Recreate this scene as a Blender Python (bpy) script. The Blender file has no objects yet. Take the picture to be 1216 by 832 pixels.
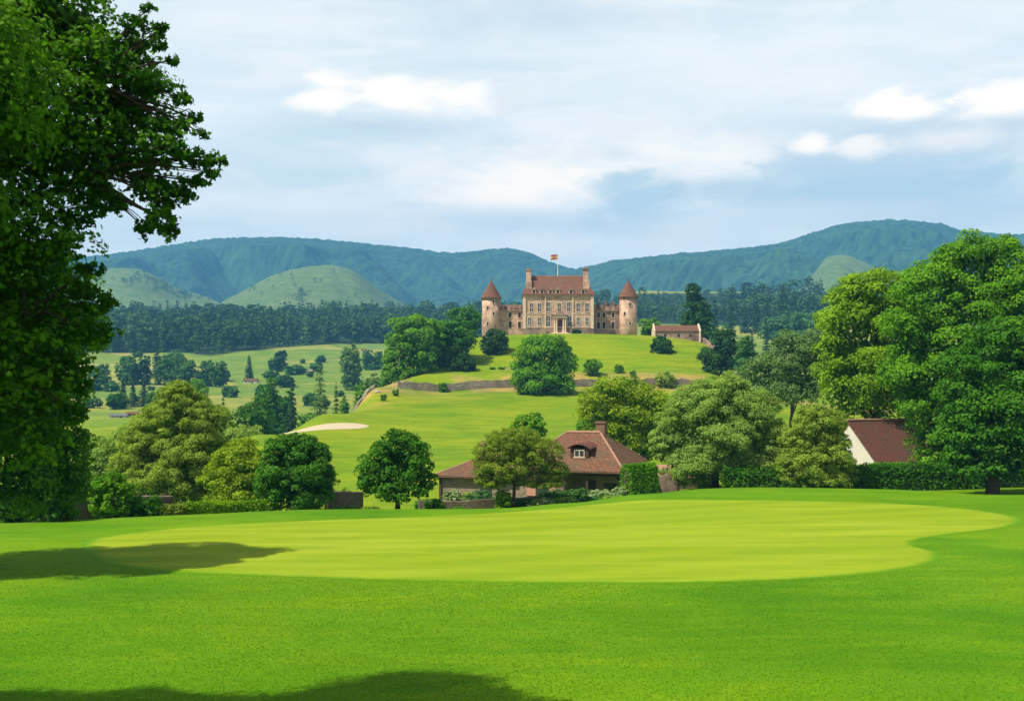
import bpy, math, random
import numpy as np
from mathutils import Vector
R = math.radians
C = bpy.context.scene.collection
sc = bpy.context.scene

# ------------------------------------------------------------------ camera, light, exposure
F = 1351.0; HZ = 470.0; H = 6.5            # focal length in photo pixels, horizon row, eye height
cd = bpy.data.cameras.new('camera'); cam = bpy.data.objects.new('camera', cd); C.objects.link(cam)
cd.sensor_width = 36; cd.lens = 36 * F / 1216; cd.shift_y = (HZ - 416) / 1216
cd.clip_start = 0.5; cd.clip_end = 20000
cam.location = (0, 0, H); cam.rotation_euler = (R(90), 0, 0)
sc.camera = cam
SUN_EL = R(54); sx, sy = 0.83, 0.557
L = Vector((sx * math.cos(SUN_EL), sy * math.cos(SUN_EL), -math.sin(SUN_EL))).normalized()
sd = bpy.data.lights.new('sun', 'SUN'); sd.energy = 5.0; sd.angle = R(0.6); sd.color = (1.0, 0.93, 0.80)
so = bpy.data.objects.new('sun', sd); C.objects.link(so); so.rotation_euler = L.to_track_quat('-Z', 'Y').to_euler()
so.location = (-100, -60, 120)
sc.view_settings.view_transform = 'Standard'; sc.view_settings.look = 'None'
sc.view_settings.exposure = 0.42; sc.view_settings.gamma = 1.0
try: sc.view_settings.use_curve_mapping = False
except Exception: pass
cy = sc.cycles
cy.use_denoising = True
try: cy.denoiser = 'OPENIMAGEDENOISE'
except Exception: pass
cy.use_adaptive_sampling = True; cy.adaptive_threshold = 0.015
cy.max_bounces = 5; cy.diffuse_bounces = 3; cy.glossy_bounces = 2; cy.transmission_bounces = 3
cy.volume_bounces = 1; cy.transparent_max_bounces = 4
cy.caustics_reflective = False; cy.caustics_refractive = False

# node helper ------------------------------------------------------
class NT:
    def __init__(s, nt): s.nt = nt; s.n = nt.nodes; s.l = nt.links
    def node(s, t, **kw):
        n = s.n.new(t)
        for k, v in kw.items(): setattr(n, k, v)
        return n
    def set(s, sock, v):
        if isinstance(v, bpy.types.NodeSocket): s.l.new(v, sock)
        elif isinstance(v, (tuple, list)) and len(v) == 3 and sock.type == 'RGBA': sock.default_value = (*v, 1)
        else: sock.default_value = v
    def math(s, op, a, b=0.0, c=None, clamp=False):
        n = s.node('ShaderNodeMath', operation=op); n.use_clamp = clamp
        s.set(n.inputs[0], a); s.set(n.inputs[1], b)
        if c is not None: s.set(n.inputs[2], c)
        return n.outputs[0]
    def mix(s, f, a, b, mode='MIX'):
        n = s.node('ShaderNodeMix', data_type='RGBA', blend_type=mode)
        s.set(n.inputs[0], f); s.set(n.inputs[6], a); s.set(n.inputs[7], b)
        return n.outputs[2]
    def noise(s, vec, scale, detail=4, rough=0.55, dist=0.0):
        n = s.node('ShaderNodeTexNoise'); s.l.new(vec, n.inputs['Vector'])
        n.inputs['Scale'].default_value = scale; n.inputs['Detail'].default_value = detail
        n.inputs['Roughness'].default_value = rough; n.inputs['Distortion'].default_value = dist
        return n.outputs[0]
    def ss(s, v, a, b, lo=0.0, hi=1.0):
        n = s.node('ShaderNodeMapRange', interpolation_type='SMOOTHSTEP')
        s.set(n.inputs[0], v)
        for i, x in enumerate((a, b, lo, hi)): n.inputs[i + 1].default_value = x
        return n.outputs[0]
    def mapping(s, vec, scale=(1, 1, 1), rot=(0, 0, 0), loc=(0, 0, 0)):
        n = s.node('ShaderNodeMapping'); s.l.new(vec, n.inputs[0])
        n.inputs['Scale'].default_value = scale; n.inputs['Rotation'].default_value = rot; n.inputs['Location'].default_value = loc
        return n.outputs[0]
    def comb(s, x, y, z):
        n = s.node('ShaderNodeCombineXYZ')
        for i, v in enumerate((x, y, z)): s.set(n.inputs[i], v)
        return n.outputs[0]

# sky: Nishita sky with layered cloud, by direction --------------------------------
w = bpy.data.worlds.new('World'); sc.world = w; w.use_nodes = True
T = NT(w.node_tree); T.n.clear()
sky = T.node('ShaderNodeTexSky', sky_type='NISHITA'); sky.sun_disc = False
sky.sun_elevation = SUN_EL; sky.sun_rotation = math.atan2(-sx, -sy)
sky.air_density = 1.0; sky.dust_density = 1.5
tc = T.node('ShaderNodeTexCoord')
sp = T.node('ShaderNodeSeparateXYZ'); T.l.new(tc.outputs['Generated'], sp.inputs[0])
dx, dy, dz = sp.outputs
ady = T.math('MAXIMUM', T.math('ABSOLUTE', dy), 0.05)
hor = T.math('SQRT', T.math('ADD', T.math('MULTIPLY', dx, dx), T.math('MULTIPLY', dy, dy)))
az = T.math('ARCTAN2', dx, dy)                     # azimuth from north
el = T.math('ARCTAN2', dz, hor)                    # elevation
flat = T.math('ADD', T.math('ABSOLUTE', dz), 0.10)
cl = T.comb(T.math('DIVIDE', dx, flat), T.math('DIVIDE', dy, flat), 0.0)   # cloud sheet overhead
streak = T.noise(T.mapping(cl, (0.55, 1.1, 1), (0, 0, R(12))), 1.3, 7, 0.55, 0.4)
ae = T.comb(az, T.math('MULTIPLY', el, 2.6), 0.0)
soft = T.noise(ae, 3.2, 5, 0.5, 0.3)
fine = T.noise(ae, 13.0, 8, 0.62, 0.4)
cover = T.ss(T.math('ADD', T.math('MULTIPLY', streak, 0.6), T.math('MULTIPLY', soft, 0.4)), 0.36, 0.58)
K = 1.0
base = T.mix(0.95, sky.outputs[0], (6.9 * K, 8.0 * K, 8.0 * K))
white = (8.6 * K, 8.9 * K, 8.8 * K)
c0 = T.mix(T.math('MULTIPLY', cover, 0.85), base, white)
hz = T.ss(el, 0.0, 0.17, 1.0, 0.0)
c0 = T.mix(T.math('MULTIPLY', hz, 0.7), c0, (11.0 * K, 10.4 * K, 8.8 * K))
wisp = T.noise(T.comb(az, T.math('MULTIPLY', el, 5.0), 0.0), 7.0, 9, 0.62, 0.9)
c0 = T.mix(T.math('MULTIPLY', T.ss(wisp, .44, .68), .34), c0, (11.2, 10.4, 9.5))
c0 = T.mix(T.math('MULTIPLY', T.ss(wisp, .50, .30), .22), c0, (6.0, 7.2, 7.9))
def blob(px, py, wx, wy, edge=0.55, dist=1.0):
    """a cloud bank centred on a direction; wx, wy in photo pixels"""
    a0 = math.atan((px - 608) / F); e0 = math.atan((HZ - py) / F)
    ddx = T.math('DIVIDE', T.math('SUBTRACT', az, a0), wx / F)
    ddy = T.math('DIVIDE', T.math('SUBTRACT', el, e0), wy / F)
    d = T.math('SQRT', T.math('ADD', T.math('MULTIPLY', ddx, ddx), T.math('MULTIPLY', ddy, ddy)))
    d = T.math('ADD', d, T.math('MULTIPLY', T.math('SUBTRACT', fine, 0.5), 3.4 * dist))
    d = T.math('ADD', d, T.math('MULTIPLY', T.math('SUBTRACT', soft, 0.5), 2.6 * dist))
    return T.ss(d, edge - .25, 1.25, 1.0, 0.0)
grey = (5.2 * K, 6.7 * K, 7.2 * K)
cream = (12.6 * K, 11.1 * K, 9.3 * K)
for (px, py, wx, wy, e, col, a) in [
    (1090, 262, 330, 26, .1, (6.2, 7.2, 7.6), .8), (640, 20, 260, 50, .0, (5.7, 6.7, 7.3), .7), (60, 60, 260, 90, .0, (6.2, 7.3, 7.8), .5),
    (480, 118, 100, 27, .45, cream, .8), (395, 122, 40, 20, .4, cream, .5), (440, 152, 120, 20, .1, (5.6, 6.7, 7.3), .85), (385, 118, 26, 30, .5, cream, .6),
    (610, 118, 26, 22, .4, (8.2, 8.3, 8.0), .6), (650, 150, 40, 20, .3, (9.8, 9.6, 9.0), .7), (200, 150, 160, 40, .0, (9.2, 9.5, 9.4), .6), (760, 60, 240, 26, .0, (9.2, 9.4, 9.2), .6), (620, 185, 200, 10, .0, (6.4, 7.4, 8.0), .5), (900, 158, 160, 12, .0, (6.8, 7.7, 8.2), .6),
    (640, 214, 190, 50, .24, cream, .95), (600, 232, 120, 24, .24, cream, .6), (820, 170, 160, 30, .0, (9.8, 9.5, 8.7), .6), (520, 190, 120, 26, .0, (9.6, 9.5, 8.9), .5), (700, 225, 60, 22, .3, cream, .7), (1160, 215, 120, 24, .1, (9.9, 9.5, 8.8), .5), (300, 250, 220, 26, .0, (9.6, 9.6, 9.2), .6), (880, 192, 130, 26, .2, cream, .7), (880, 100, 300, 45, .0, (9.6, 9.5, 9.0), .7), (300, 40, 200, 22, .0, (9.2, 9.3, 9.0), .5), (1000, 60, 260, 20, .0, (9.0, 9.2, 9.0), .5), (600, 262, 170, 20, .2, (6.6, 7.3, 7.6), .7),
    (745, 244, 84, 36, .4, grey, .95), (715, 222, 40, 16, .4, grey, .6), (690, 270, 120, 18, .2, grey, .4), (1050, 236, 185, 30, .35, grey, 1.0), (990, 205, 90, 12, .3, grey, .6), (870, 228, 80, 14, .2, (5.6, 6.5, 7.0), .7),
    (1075, 192, 170, 26, .3, (5.8, 6.9, 7.5), .85), (1080, 170, 90, 24, .3, (6.3, 7.1, 7.5), .8), (1072, 148, 58, 17, .5, cream, 1.0), (1110, 170, 90, 12, .3, (6.2, 7.3, 7.9), .8), (965, 178, 24, 12, .4, cream, .9), (1020, 186, 26, 13, .5, cream, .7),
    (1190, 146, 54, 28, .45, cream, 1.0), (1190, 176, 90, 16, .1, (5.9, 6.9, 7.5), .8), (1140, 185, 60, 14, .2, cream, .5), (800, 280, 90, 18, .1, (8.6, 8.5, 8.1), .7), (930, 262, 200, 20, .1, (7.9, 8.2, 8.1), .7)]:
    c0 = T.mix(T.math('MULTIPLY', blob(px, py, wx, wy, e, .55 if e < .25 else .9), a), c0, col)
high = T.ss(el, R(21), R(42))          # clearer sky overhead and behind
low = T.ss(dy, -.35, .25, 1.0, 0.0)
c0 = T.mix(T.math('MAXIMUM', T.math('MULTIPLY', high, .92), T.math('MULTIPLY', low, .6)), c0, T.mix(.25, sky.outputs[0], (4.0, 4.6, 5.0)))
bg = T.node('ShaderNodeBackground'); T.l.new(c0, bg.inputs[0]); bg.inputs[1].default_value = 0.087
wo = T.node('ShaderNodeOutputWorld'); T.l.new(bg.outputs[0], wo.inputs[0])

# ------------------------------------------------------------------ numpy noise and terrain
rng = np.random.default_rng(7)
PERM = rng.random((256, 256))
def vnoise(x, y):
    xi = np.floor(x).astype(int); yi = np.floor(y).astype(int)
    fx = x - xi; fy = y - yi; fx = fx * fx * (3 - 2 * fx); fy = fy * fy * (3 - 2 * fy)
    g = lambda a, b: PERM[a % 256, b % 256]
    return (g(xi, yi) * (1 - fx) + g(xi + 1, yi) * fx) * (1 - fy) + (g(xi, yi + 1) * (1 - fx) + g(xi + 1, yi + 1) * fx) * fy
def fbm(x, y, o=4):
    s = 0; a = 0.5; t = 0
    for i in range(o):
        s = s + a * vnoise(x * 2 ** i + 17.3 * i, y * 2 ** i + 5.1 * i); t += a; a *= 0.5
    return s / t
def cells(x, y):
    """distance to the nearest jittered point and that point's random value"""
    xi = np.floor(x).astype(int); yi = np.floor(y).astype(int)
    best = np.full(x.shape, 9.0); val = np.zeros(x.shape)
    for i in (-1, 0, 1):
        for j in (-1, 0, 1):
            a = xi + i; b = yi + j
            px = a + 0.15 + 0.7 * PERM[a % 256, b % 256]; py = b + 0.15 + 0.7 * PERM[(b + 91) % 256, (a + 37) % 256]
            d = np.hypot(px - x, py - y); m = d < best
            best = np.where(m, d, best); val = np.where(m, PERM[(a + 11) % 256, (b + 59) % 256], val)
    return best, val
def smooth(a, b, x):
    t = np.clip((x - a) / (b - a), 0, 1); return t * t * (3 - 2 * t)
def pchip(xs, ys, x):
    xs = np.asarray(xs, float); ys = np.asarray(ys, float)
    h = np.diff(xs); d = np.diff(ys) / h; m = np.zeros(len(xs)); m[0] = d[0]; m[-1] = d[-1]
    for i in range(1, len(xs) - 1):
        if d[i - 1] * d[i] > 0:
            w1 = 2 * h[i] + h[i - 1]; w2 = h[i] + 2 * h[i - 1]; m[i] = (w1 + w2) / (w1 / d[i - 1] + w2 / d[i])
    x = np.clip(x, xs[0], xs[-1]); i = np.clip(np.searchsorted(xs, x) - 1, 0, len(xs) - 2)
    t = (x - xs[i]) / h[i]; t2 = t * t; t3 = t2 * t
    return (2 * t3 - 3 * t2 + 1) * ys[i] + (t3 - 2 * t2 + t) * h[i] * m[i] + (-2 * t3 + 3 * t2) * ys[i + 1] + (t3 - t2) * h[i] * m[i + 1]
def Z(py, Y): return H + (HZ - py) / F * Y
FAR_L = [(300, -8), (400, Z(489, 400)), (550, Z(465, 550)), (700, Z(440, 700)), (850, Z(417, 850)), (1000, Z(403, 1000)), (1300, Z(386, 1300)), (1800, 96), (2600, 60), (5000, 40)]
FAR_R = [(450, 12), (550, Z(428, 550)), (650, Z(408, 650)), (800, Z(392, 800)), (900, Z(386, 900)), (1200, Z(372, 1200)), (1500, Z(349, 1500)), (1800, 140), (2600, 90), (5000, 40)]
def tail(lst, y0): return [p for p in lst if p[0] >= y0]
COLS = [
 (-1400, [(30, 0), (45, 0), (58, -.3), (80, -2), (130, -5), (200, -8)] + FAR_L),
 (-400, [(30, 0), (45, 0), (56, 0), (68, -1.3), (90, -2.6), (130, -5), (200, -8)] + FAR_L),
 (0,   [(30, 0), (45, 0), (57, 0), (66, Z(622, 66)), (90, -2.6), (130, -5), (200, -8)] + FAR_L),
 (150, [(30, 0), (45, 0), (60, 0), (67, Z(617, 67)), (90, -2.6), (130, -5), (200, -8)] + FAR_L),
 (240, [(30, 0), (45, 0), (61.5, 0), (69, Z(613, 69)), (90, -2.8), (130, -4), (165, -4), (200, -6.5)] + FAR_L),
 (310, [(30, 0), (45, 0), (63, 0), (72, Z(610, 72)), (90, -3), (125, Z(560, 125)), (150, Z(532, 150)), (172, Z(516, 172)), (195, -2), (230, -7)] + FAR_L),
 (390, [(30, 0), (45, 0), (64, 0), (74, Z(608, 74)), (90, -3.1), (120, Z(582, 120)), (150, Z(545, 150)), (185, Z(508, 185)), (208, Z(491, 208)), (240, -1)] + FAR_L),
 (450, [(30, 0), (45, 0), (64, 0), (75, Z(608, 75)), (90, -3), (120, Z(578, 120)), (150, Z(543, 150)), (200, Z(500, 200)), (240, Z(474, 240)), (268, Z(460, 268)), (290, 8), (330, 2)] + tail(FAR_L, 400)),
 (520, [(30, 0), (45, 0), (64, 0), (76, Z(608, 76)), (90, -2.7), (120, Z(578, 120)), (150, Z(543, 150)), (200, Z(503, 200)), (255, Z(471, 255)), (272, Z(465, 272)), (275, Z(453, 275)), (290, Z(437, 290)), (310, Z(412, 310)), (330, 21), (360, 19), (450, 6)] + tail(FAR_L, 550)),
 (590, [(30, 0), (45, 0), (64.3, 0), (77, Z(607, 77)), (90, -2.5), (120, Z(578, 120)), (150, Z(543, 150)), (200, Z(503, 200)), (255, Z(470, 255)), (272, Z(461, 272)), (275, Z(451, 275)), (290, Z(434, 290)), (306, Z(410, 306)), (318, Z(398.5, 318)), (360, 23.5), (470, 8)] + tail(FAR_L, 550)),
 (670, [(30, 0), (45, 0), (67.5, 0), (80, Z(601.5, 80)), (90, -2.2), (120, Z(576, 120)), (150, Z(541, 150)), (200, Z(503, 200)), (255, Z(470, 255)), (272, Z(460, 272)), (275, Z(450, 275)), (290, Z(431, 290)), (304, Z(409, 304)), (317, Z(396, 317)), (360, 24.2), (470, 10)] + tail(FAR_L, 550)),
 (760, [(30, 0), (45, 0), (74.5, 0), (84, Z(592, 84)), (95, -2), (120, Z(576, 120)), (150, Z(541, 150)), (200, Z(503, 200)), (255, Z(468, 255)), (272, Z(459, 272)), (275, Z(449, 275)), (290, Z(431, 290)), (304, Z(411, 304)), (318, Z(398, 318)), (360, 23.5), (470, 10)] + tail(FAR_R, 550)),
 (835, [(30, 0), (45, 0), (78, .05), (90, -1.0), (120, -2), (150, Z(541, 150)), (200, Z(500, 200)), (255, Z(468, 255)), (272, Z(459, 272)), (275, Z(451, 275)), (290, Z(436, 290)), (310, Z(411, 310)), (322, Z(405.5, 322)), (345, 21), (400, 11)] + tail(FAR_R, 550)),
 (905, [(30, 0), (45, 0), (79, .08), (90, -.9), (120, -1.5), (150, -1), (200, 2.5), (255, 5), (290, 8), (330, 6), (400, 7)] + tail(FAR_R, 550)),
 (1050, [(30, 0), (45, 0), (79, 0), (86, -.9), (120, -1.3), (200, 0), (300, 4)] + FAR_R),
 (1216, [(30, 0), (45, 0), (74, 0), (84, -.85), (120, -1), (200, 1), (300, 6)] + FAR_R),
 (1600, [(30, 0), (45, 0), (74, 0), (84, -.7), (120, -.5), (200, 3), (300, 8)] + FAR_R),
 (2700, [(30, 0), (45, 0), (74, 0), (84, -.7), (120, .5), (200, 5), (300, 10)] + FAR_R)]
CPX = np.array([c[0] for c in COLS], float)
def ground_z(X, Y):
    X = np.atleast_1d(np.asarray(X, float)); Y = np.atleast_1d(np.asarray(Y, float))
    Yc = np.maximum(Y, 25.0); px = np.clip(608 + X / Yc * F, CPX[0] + 1, CPX[-1] - 1); ly = np.log(Yc)
    V = np.stack([pchip(np.log([p[0] for p in c[1]]), [p[1] for p in c[1]], ly) for c in COLS])
    i = np.clip(np.searchsorted(CPX, px) - 1, 0, len(CPX) - 2); a = np.arange(len(px))
    y0 = V[i, a]; y1 = V[i + 1, a]; h = CPX[i + 1] - CPX[i]
    im = np.maximum(i - 1, 0); ip = np.minimum(i + 2, len(CPX) - 1)
    d = (y1 - y0) / h
    dm = np.where(i > 0, (y0 - V[im, a]) / np.maximum(CPX[i] - CPX[im], 1), d); dp = np.where(i + 2 < len(CPX), (V[ip, a] - y1) / np.maximum(CPX[ip] - CPX[i + 1], 1), d)
    m0 = np.where(dm * d > 0, 2 * dm * d / (dm + d + 1e-30), 0); m1 = np.where(dp * d > 0, 2 * dp * d / (dp + d + 1e-30), 0)
    t = (px - CPX[i]) / h; t2 = t * t; t3 = t2 * t
    z = (2 * t3 - 3 * t2 + 1) * y0 + (t3 - 2 * t2 + t) * h * m0 + (-2 * t3 + 3 * t2) * y1 + (t3 - t2) * h * m1
    z = z * smooth(28, 40, Y)
    amp = .25 * smooth(95, 200, Y) + 5 * smooth(380, 900, Y)
    k = np.where(Y < 350, 1 / 14., 1 / 90.)
    z = z + amp * (fbm(X * k + 40, Y * k + 9, 3) - .5) * (1 - smooth(296, 312, Y) * (1 - smooth(345, 380, Y)))
    z = z + .10 * (fbm(X / 9. + 3, Y / 9. + 3, 2) - .5) * (1 - smooth(55, 70, Y))
    return z
def gz(x, y): return float(ground_z([x], [y])[0])
def PX(px, Y): return (px - 608) / F * Y
def on_ground(px, py, y0=25., y1=340.):
    """walk along the sight line until it meets the terrain"""
    Y = np.exp(np.linspace(math.log(y0), math.log(y1), 1500)); X = PX(px, Y)
    d = ground_z(X, Y) - Z(py, Y); k = int(np.argmax(d > 0)) if (d > 0).any() else len(Y) - 1
    return float(X[k]), float(Y[k])

# ------------------------------------------------------------------ object helpers
def tag(o, label=None, cat=None, group=None, kind=None):
    if label: o['label'] = label
    if cat: o['category'] = cat
    if group: o['group'] = group
    if kind: o['kind'] = kind
    return o
def empty(name, loc, rz=0.0, label=None, cat=None, group=None):
    o = bpy.data.objects.new(name, None); C.objects.link(o); o.location = loc; o.rotation_euler = (0, 0, rz)
    o.empty_display_size = .5
    return tag(o, label, cat, group)
def link(name, me, mat, parent=None):
    o = bpy.data.objects.new(name, me); C.objects.link(o)
    if mat is not None: me.materials.append(mat)
    if parent is not None: o.parent = parent
    return o
def npmesh(name, co, faces, mat=None, parent=None, attr=None, col=None, smooth_=False):
    """co (n,3); faces (m,k) array of quads or triangles"""
    me = bpy.data.meshes.new(name); n = len(co); m, k = faces.shape
    me.vertices.add(n); me.vertices.foreach_set('co', np.ascontiguousarray(co, np.float32).ravel())
    me.loops.add(m * k); me.loops.foreach_set('vertex_index', np.ascontiguousarray(faces, np.int32).ravel())
    me.polygons.add(m); me.polygons.foreach_set('loop_start', np.arange(0, m * k, k, dtype=np.int32))
    me.polygons.foreach_set('loop_total', np.full(m, k, np.int32))
    if smooth_: me.polygons.foreach_set('use_smooth', np.ones(m, bool))
    me.update(calc_edges=True)
    if attr is not None:
        a = me.attributes.new('tint', 'FLOAT', 'POINT'); a.data.foreach_set('value', np.ascontiguousarray(attr, np.float32))
    if col is not None:
        a = me.color_attributes.new('kind_colour', 'FLOAT_COLOR', 'POINT')
        c4 = np.ones((n, 4), np.float32); c4[:, :3] = col; a.data.foreach_set('color', c4.ravel())
    return link(name, me, mat, parent)
class MB:
    def __init__(s): s.v = []; s.f = []
    def add(s, vs, fs):
        b = len(s.v); s.v += [tuple(v) for v in vs]; s.f += [tuple(i + b for i in f) for f in fs]; return s
    def box(s, x0, x1, y0, y1, z0, z1):
        return s.add([(x0, y0, z0), (x1, y0, z0), (x1, y1, z0), (x0, y1, z0), (x0, y0, z1), (x1, y0, z1), (x1, y1, z1), (x0, y1, z1)],
                     [(0, 3, 2, 1), (4, 5, 6, 7), (0, 1, 5, 4), (1, 2, 6, 5), (2, 3, 7, 6), (3, 0, 4, 7)])
    def rings(s, pts, n=12, caps=True):
        """pts: (x, y, z, r) stacked rings joined along z"""
        vs = []; fs = []
        for (x, y, z, r) in pts:
            for k in range(n): vs.append((x + r * math.cos(2 * math.pi * k / n), y + r * math.sin(2 * math.pi * k / n), z))
        for i in range(len(pts) - 1):
            for k in range(n): a = i * n + k; b = i * n + (k + 1) % n; fs.append((a, b, b + n, a + n))
        if caps: fs.append(tuple(range(n))[::-1]); fs.append(tuple(range((len(pts) - 1) * n, len(pts) * n)))
        return s.add(vs, fs)
    def tube(s, path, rad, n=7):
        path = [Vector(p) for p in path]; vs = []; fs = []
        for i, p in enumerate(path):
            d = (path[min(i + 1, len(path) - 1)] - path[max(i - 1, 0)]).normalized()
            a = d.cross(Vector((0.3, 1, 0.1))).normalized(); b = d.cross(a)
            for k in range(n):
                t = 2 * math.pi * k / n; vs.append(p + (a * math.cos(t) + b * math.sin(t)) * rad[i])
        for i in range(len(path) - 1):
            for k in range(n): q = i * n + k; r = i * n + (k + 1) % n; fs.append((q, r, r + n, q + n))
        fs.append(tuple(range(n))[::-1]); fs.append(tuple(range((len(path) - 1) * n, len(path) * n)))
        return s.add(vs, fs)
    def slab(s, pts, t):
        """planar polygon given thickness t downwards"""
        n = len(pts); vs = [tuple(p) for p in pts] + [(p[0], p[1], p[2] - t) for p in pts]
        return s.add(vs, [tuple(range(n)), tuple(range(n, 2 * n))[::-1]] + [(i, i + n, (i + 1) % n + n, (i + 1) % n) for i in range(n)])
    def build(s, name, mat, parent=None, smooth_=False, bevel=0):
        me = bpy.data.meshes.new(name); me.from_pydata(s.v, [], s.f); me.update()
        if smooth_:
            for p in me.polygons: p.use_smooth = True
        o = link(name, me, mat, parent)
        if bevel:
            md = o.modifiers.new('bevel', 'BEVEL'); md.width = bevel; md.segments = 2
        return o

# ------------------------------------------------------------------ materials
def newmat(name):
    m = bpy.data.materials.new(name); m.use_nodes = True; t = NT(m.node_tree); t.n.clear()
    out = t.node('ShaderNodeOutputMaterial'); return m, t, out
def bump(t, h, strength, dist):
    b = t.node('ShaderNodeBump'); t.l.new(h, b.inputs['Height']); b.inputs['Strength'].default_value = strength; b.inputs['Distance'].default_value = dist
    return b.outputs[0]
def bsdf(t, out, col, rough=.8, nrm=None, spec=.3):
    p = t.node('ShaderNodeBsdfPrincipled'); t.set(p.inputs['Base Color'], col); t.set(p.inputs['Roughness'], rough)
    p.inputs['Specular IOR Level'].default_value = spec
    if nrm is not None: t.l.new(nrm, p.inputs['Normal'])
    t.l.new(p.outputs[0], out.inputs[0]); return p
def leafmat(name, dark, light, trans=.35, rough=.6, spec=.10):
    m, t, out = newmat(name)
    a = t.node('ShaderNodeAttribute', attribute_name='tint').outputs['Fac']
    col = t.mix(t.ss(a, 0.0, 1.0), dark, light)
    d = t.node('ShaderNodeBsdfPrincipled'); t.l.new(col, d.inputs['Base Color']); d.inputs['Roughness'].default_value = rough; d.inputs['Specular IOR Level'].default_value = spec
    tr = t.node('ShaderNodeBsdfTranslucent'); t.l.new(t.mix(1.0, col, (1.15, 1.25, .45), 'MULTIPLY'), tr.inputs[0])
    mx = t.node('ShaderNodeMixShader'); mx.inputs[0].default_value = trans
    t.l.new(d.outputs[0], mx.inputs[1]); t.l.new(tr.outputs[0], mx.inputs[2]); t.l.new(mx.outputs[0], out.inputs[0])
    return m
LM = dict(
    maple=leafmat('maple_leaves', (0.022, 0.085, 0.005), (0.119, 0.284, 0.009), .45),
    deep=leafmat('deep_green_leaves', (0.023, 0.102, 0.007), (0.088, 0.244, 0.010), .34),
    dark=leafmat('dark_evergreen_leaves', (0.014, 0.055, 0.014), (0.041, 0.121, 0.021), .22),
    mid=leafmat('mid_green_leaves', (0.052, 0.174, 0.006), (0.175, 0.378, 0.010), .38),
    bright=leafmat('bright_leaves', (0.099, 0.215, 0.006), (0.276, 0.451, 0.012), .40),
    yellow=leafmat('yellow_green_leaves', (0.116, 0.220, 0.006), (0.313, 0.426, 0.012), .38),
    olive=leafmat('olive_leaves', (0.128, 0.220, 0.020), (0.326, 0.438, 0.048), .36),
    sage=leafmat('sage_leaves', (0.128, 0.232, 0.037), (0.338, 0.487, 0.083), .38),
    grey=leafmat('grey_green_leaves', (0.064, 0.139, 0.035), (0.163, 0.268, 0.061), .32),
    brown=leafmat('bronze_green_leaves', (0.110, 0.162, 0.015), (0.251, 0.341, 0.026), .36),
    cool=leafmat('cool_green_leaves', (0.032, 0.116, 0.028), (0.100, 0.231, 0.048), .30),
    fir=leafmat('fir_needles', (0.010, 0.044, 0.019), (0.035, 0.100, 0.033), .15),
    pale=leafmat('pale_flowering_leaves', (0.120, 0.220, 0.048), (0.410, 0.504, 0.240), .3),
)
def barkmat():
    m, t, out = newmat('bark'); g = t.node('ShaderNodeTexCoord').outputs['Object']
    n = t.noise(t.mapping(g, (3, 3, .6)), 4, 5, .6)
    bsdf(t, out, t.mix(n, (.022, .016, .010), (.085, .062, .040)), .9, bump(t, n, .6, .05)); return m
BARK = barkmat()
def stonemat(name, c1, c2, mortar, bw=.55, bh=.28, stain=.5, msize=.02):
    m, t, out = newmat(name); g = t.node('ShaderNodeTexCoord').outputs['Object']
    s = t.node('ShaderNodeSeparateXYZ'); t.l.new(g, s.inputs[0])
    v = t.comb(t.math('ADD', s.outputs[0], t.math('MULTIPLY', s.outputs[1], 1.0)), s.outputs[2], 0.0)
    jit = t.node('ShaderNodeTexNoise'); t.l.new(g, jit.inputs['Vector']); jit.inputs['Scale'].default_value = 1.7
    va = t.node('ShaderNodeVectorMath', operation='ADD'); t.l.new(v, va.inputs[0])
    vm = t.node('ShaderNodeVectorMath', operation='SCALE'); t.l.new(jit.outputs[1], vm.inputs[0]); vm.inputs['Scale'].default_value = .18
    t.l.new(vm.outputs[0], va.inputs[1])
    b = t.node('ShaderNodeTexBrick'); t.l.new(va.outputs[0], b.inputs['Vector'])
    b.inputs['Scale'].default_value = 1; b.inputs['Brick Width'].default_value = bw; b.inputs['Row Height'].default_value = bh
    b.inputs['Mortar Size'].default_value = msize; b.inputs['Bias'].default_value = 0.0
    b.inputs['Color1'].default_value = (*c1, 1); b.inputs['Color2'].default_value = (*c2, 1); b.inputs['Mortar'].default_value = (*mortar, 1)
    big = t.noise(g, .35, 5, .65, .5); sm = t.noise(t.mapping(g, (1, 1, .35)), 1.8, 5, .7)
    col = t.mix(t.math('MULTIPLY', t.ss(big, .40, .68), stain), b.outputs[0], tuple(x * .55 for x in mortar))
    col = t.mix(t.math('MULTIPLY', t.ss(sm, .5, .75), stain * .8), col, (mortar[0] * 1.5, mortar[1] * 1.2, mortar[2]))
    bsdf(t, out, col, .9, bump(t, t.math('ADD', t.math('MULTIPLY', b.outputs[1], -.7), t.math('MULTIPLY', sm, .6)), .7, .04), .15)
    return m
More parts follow.
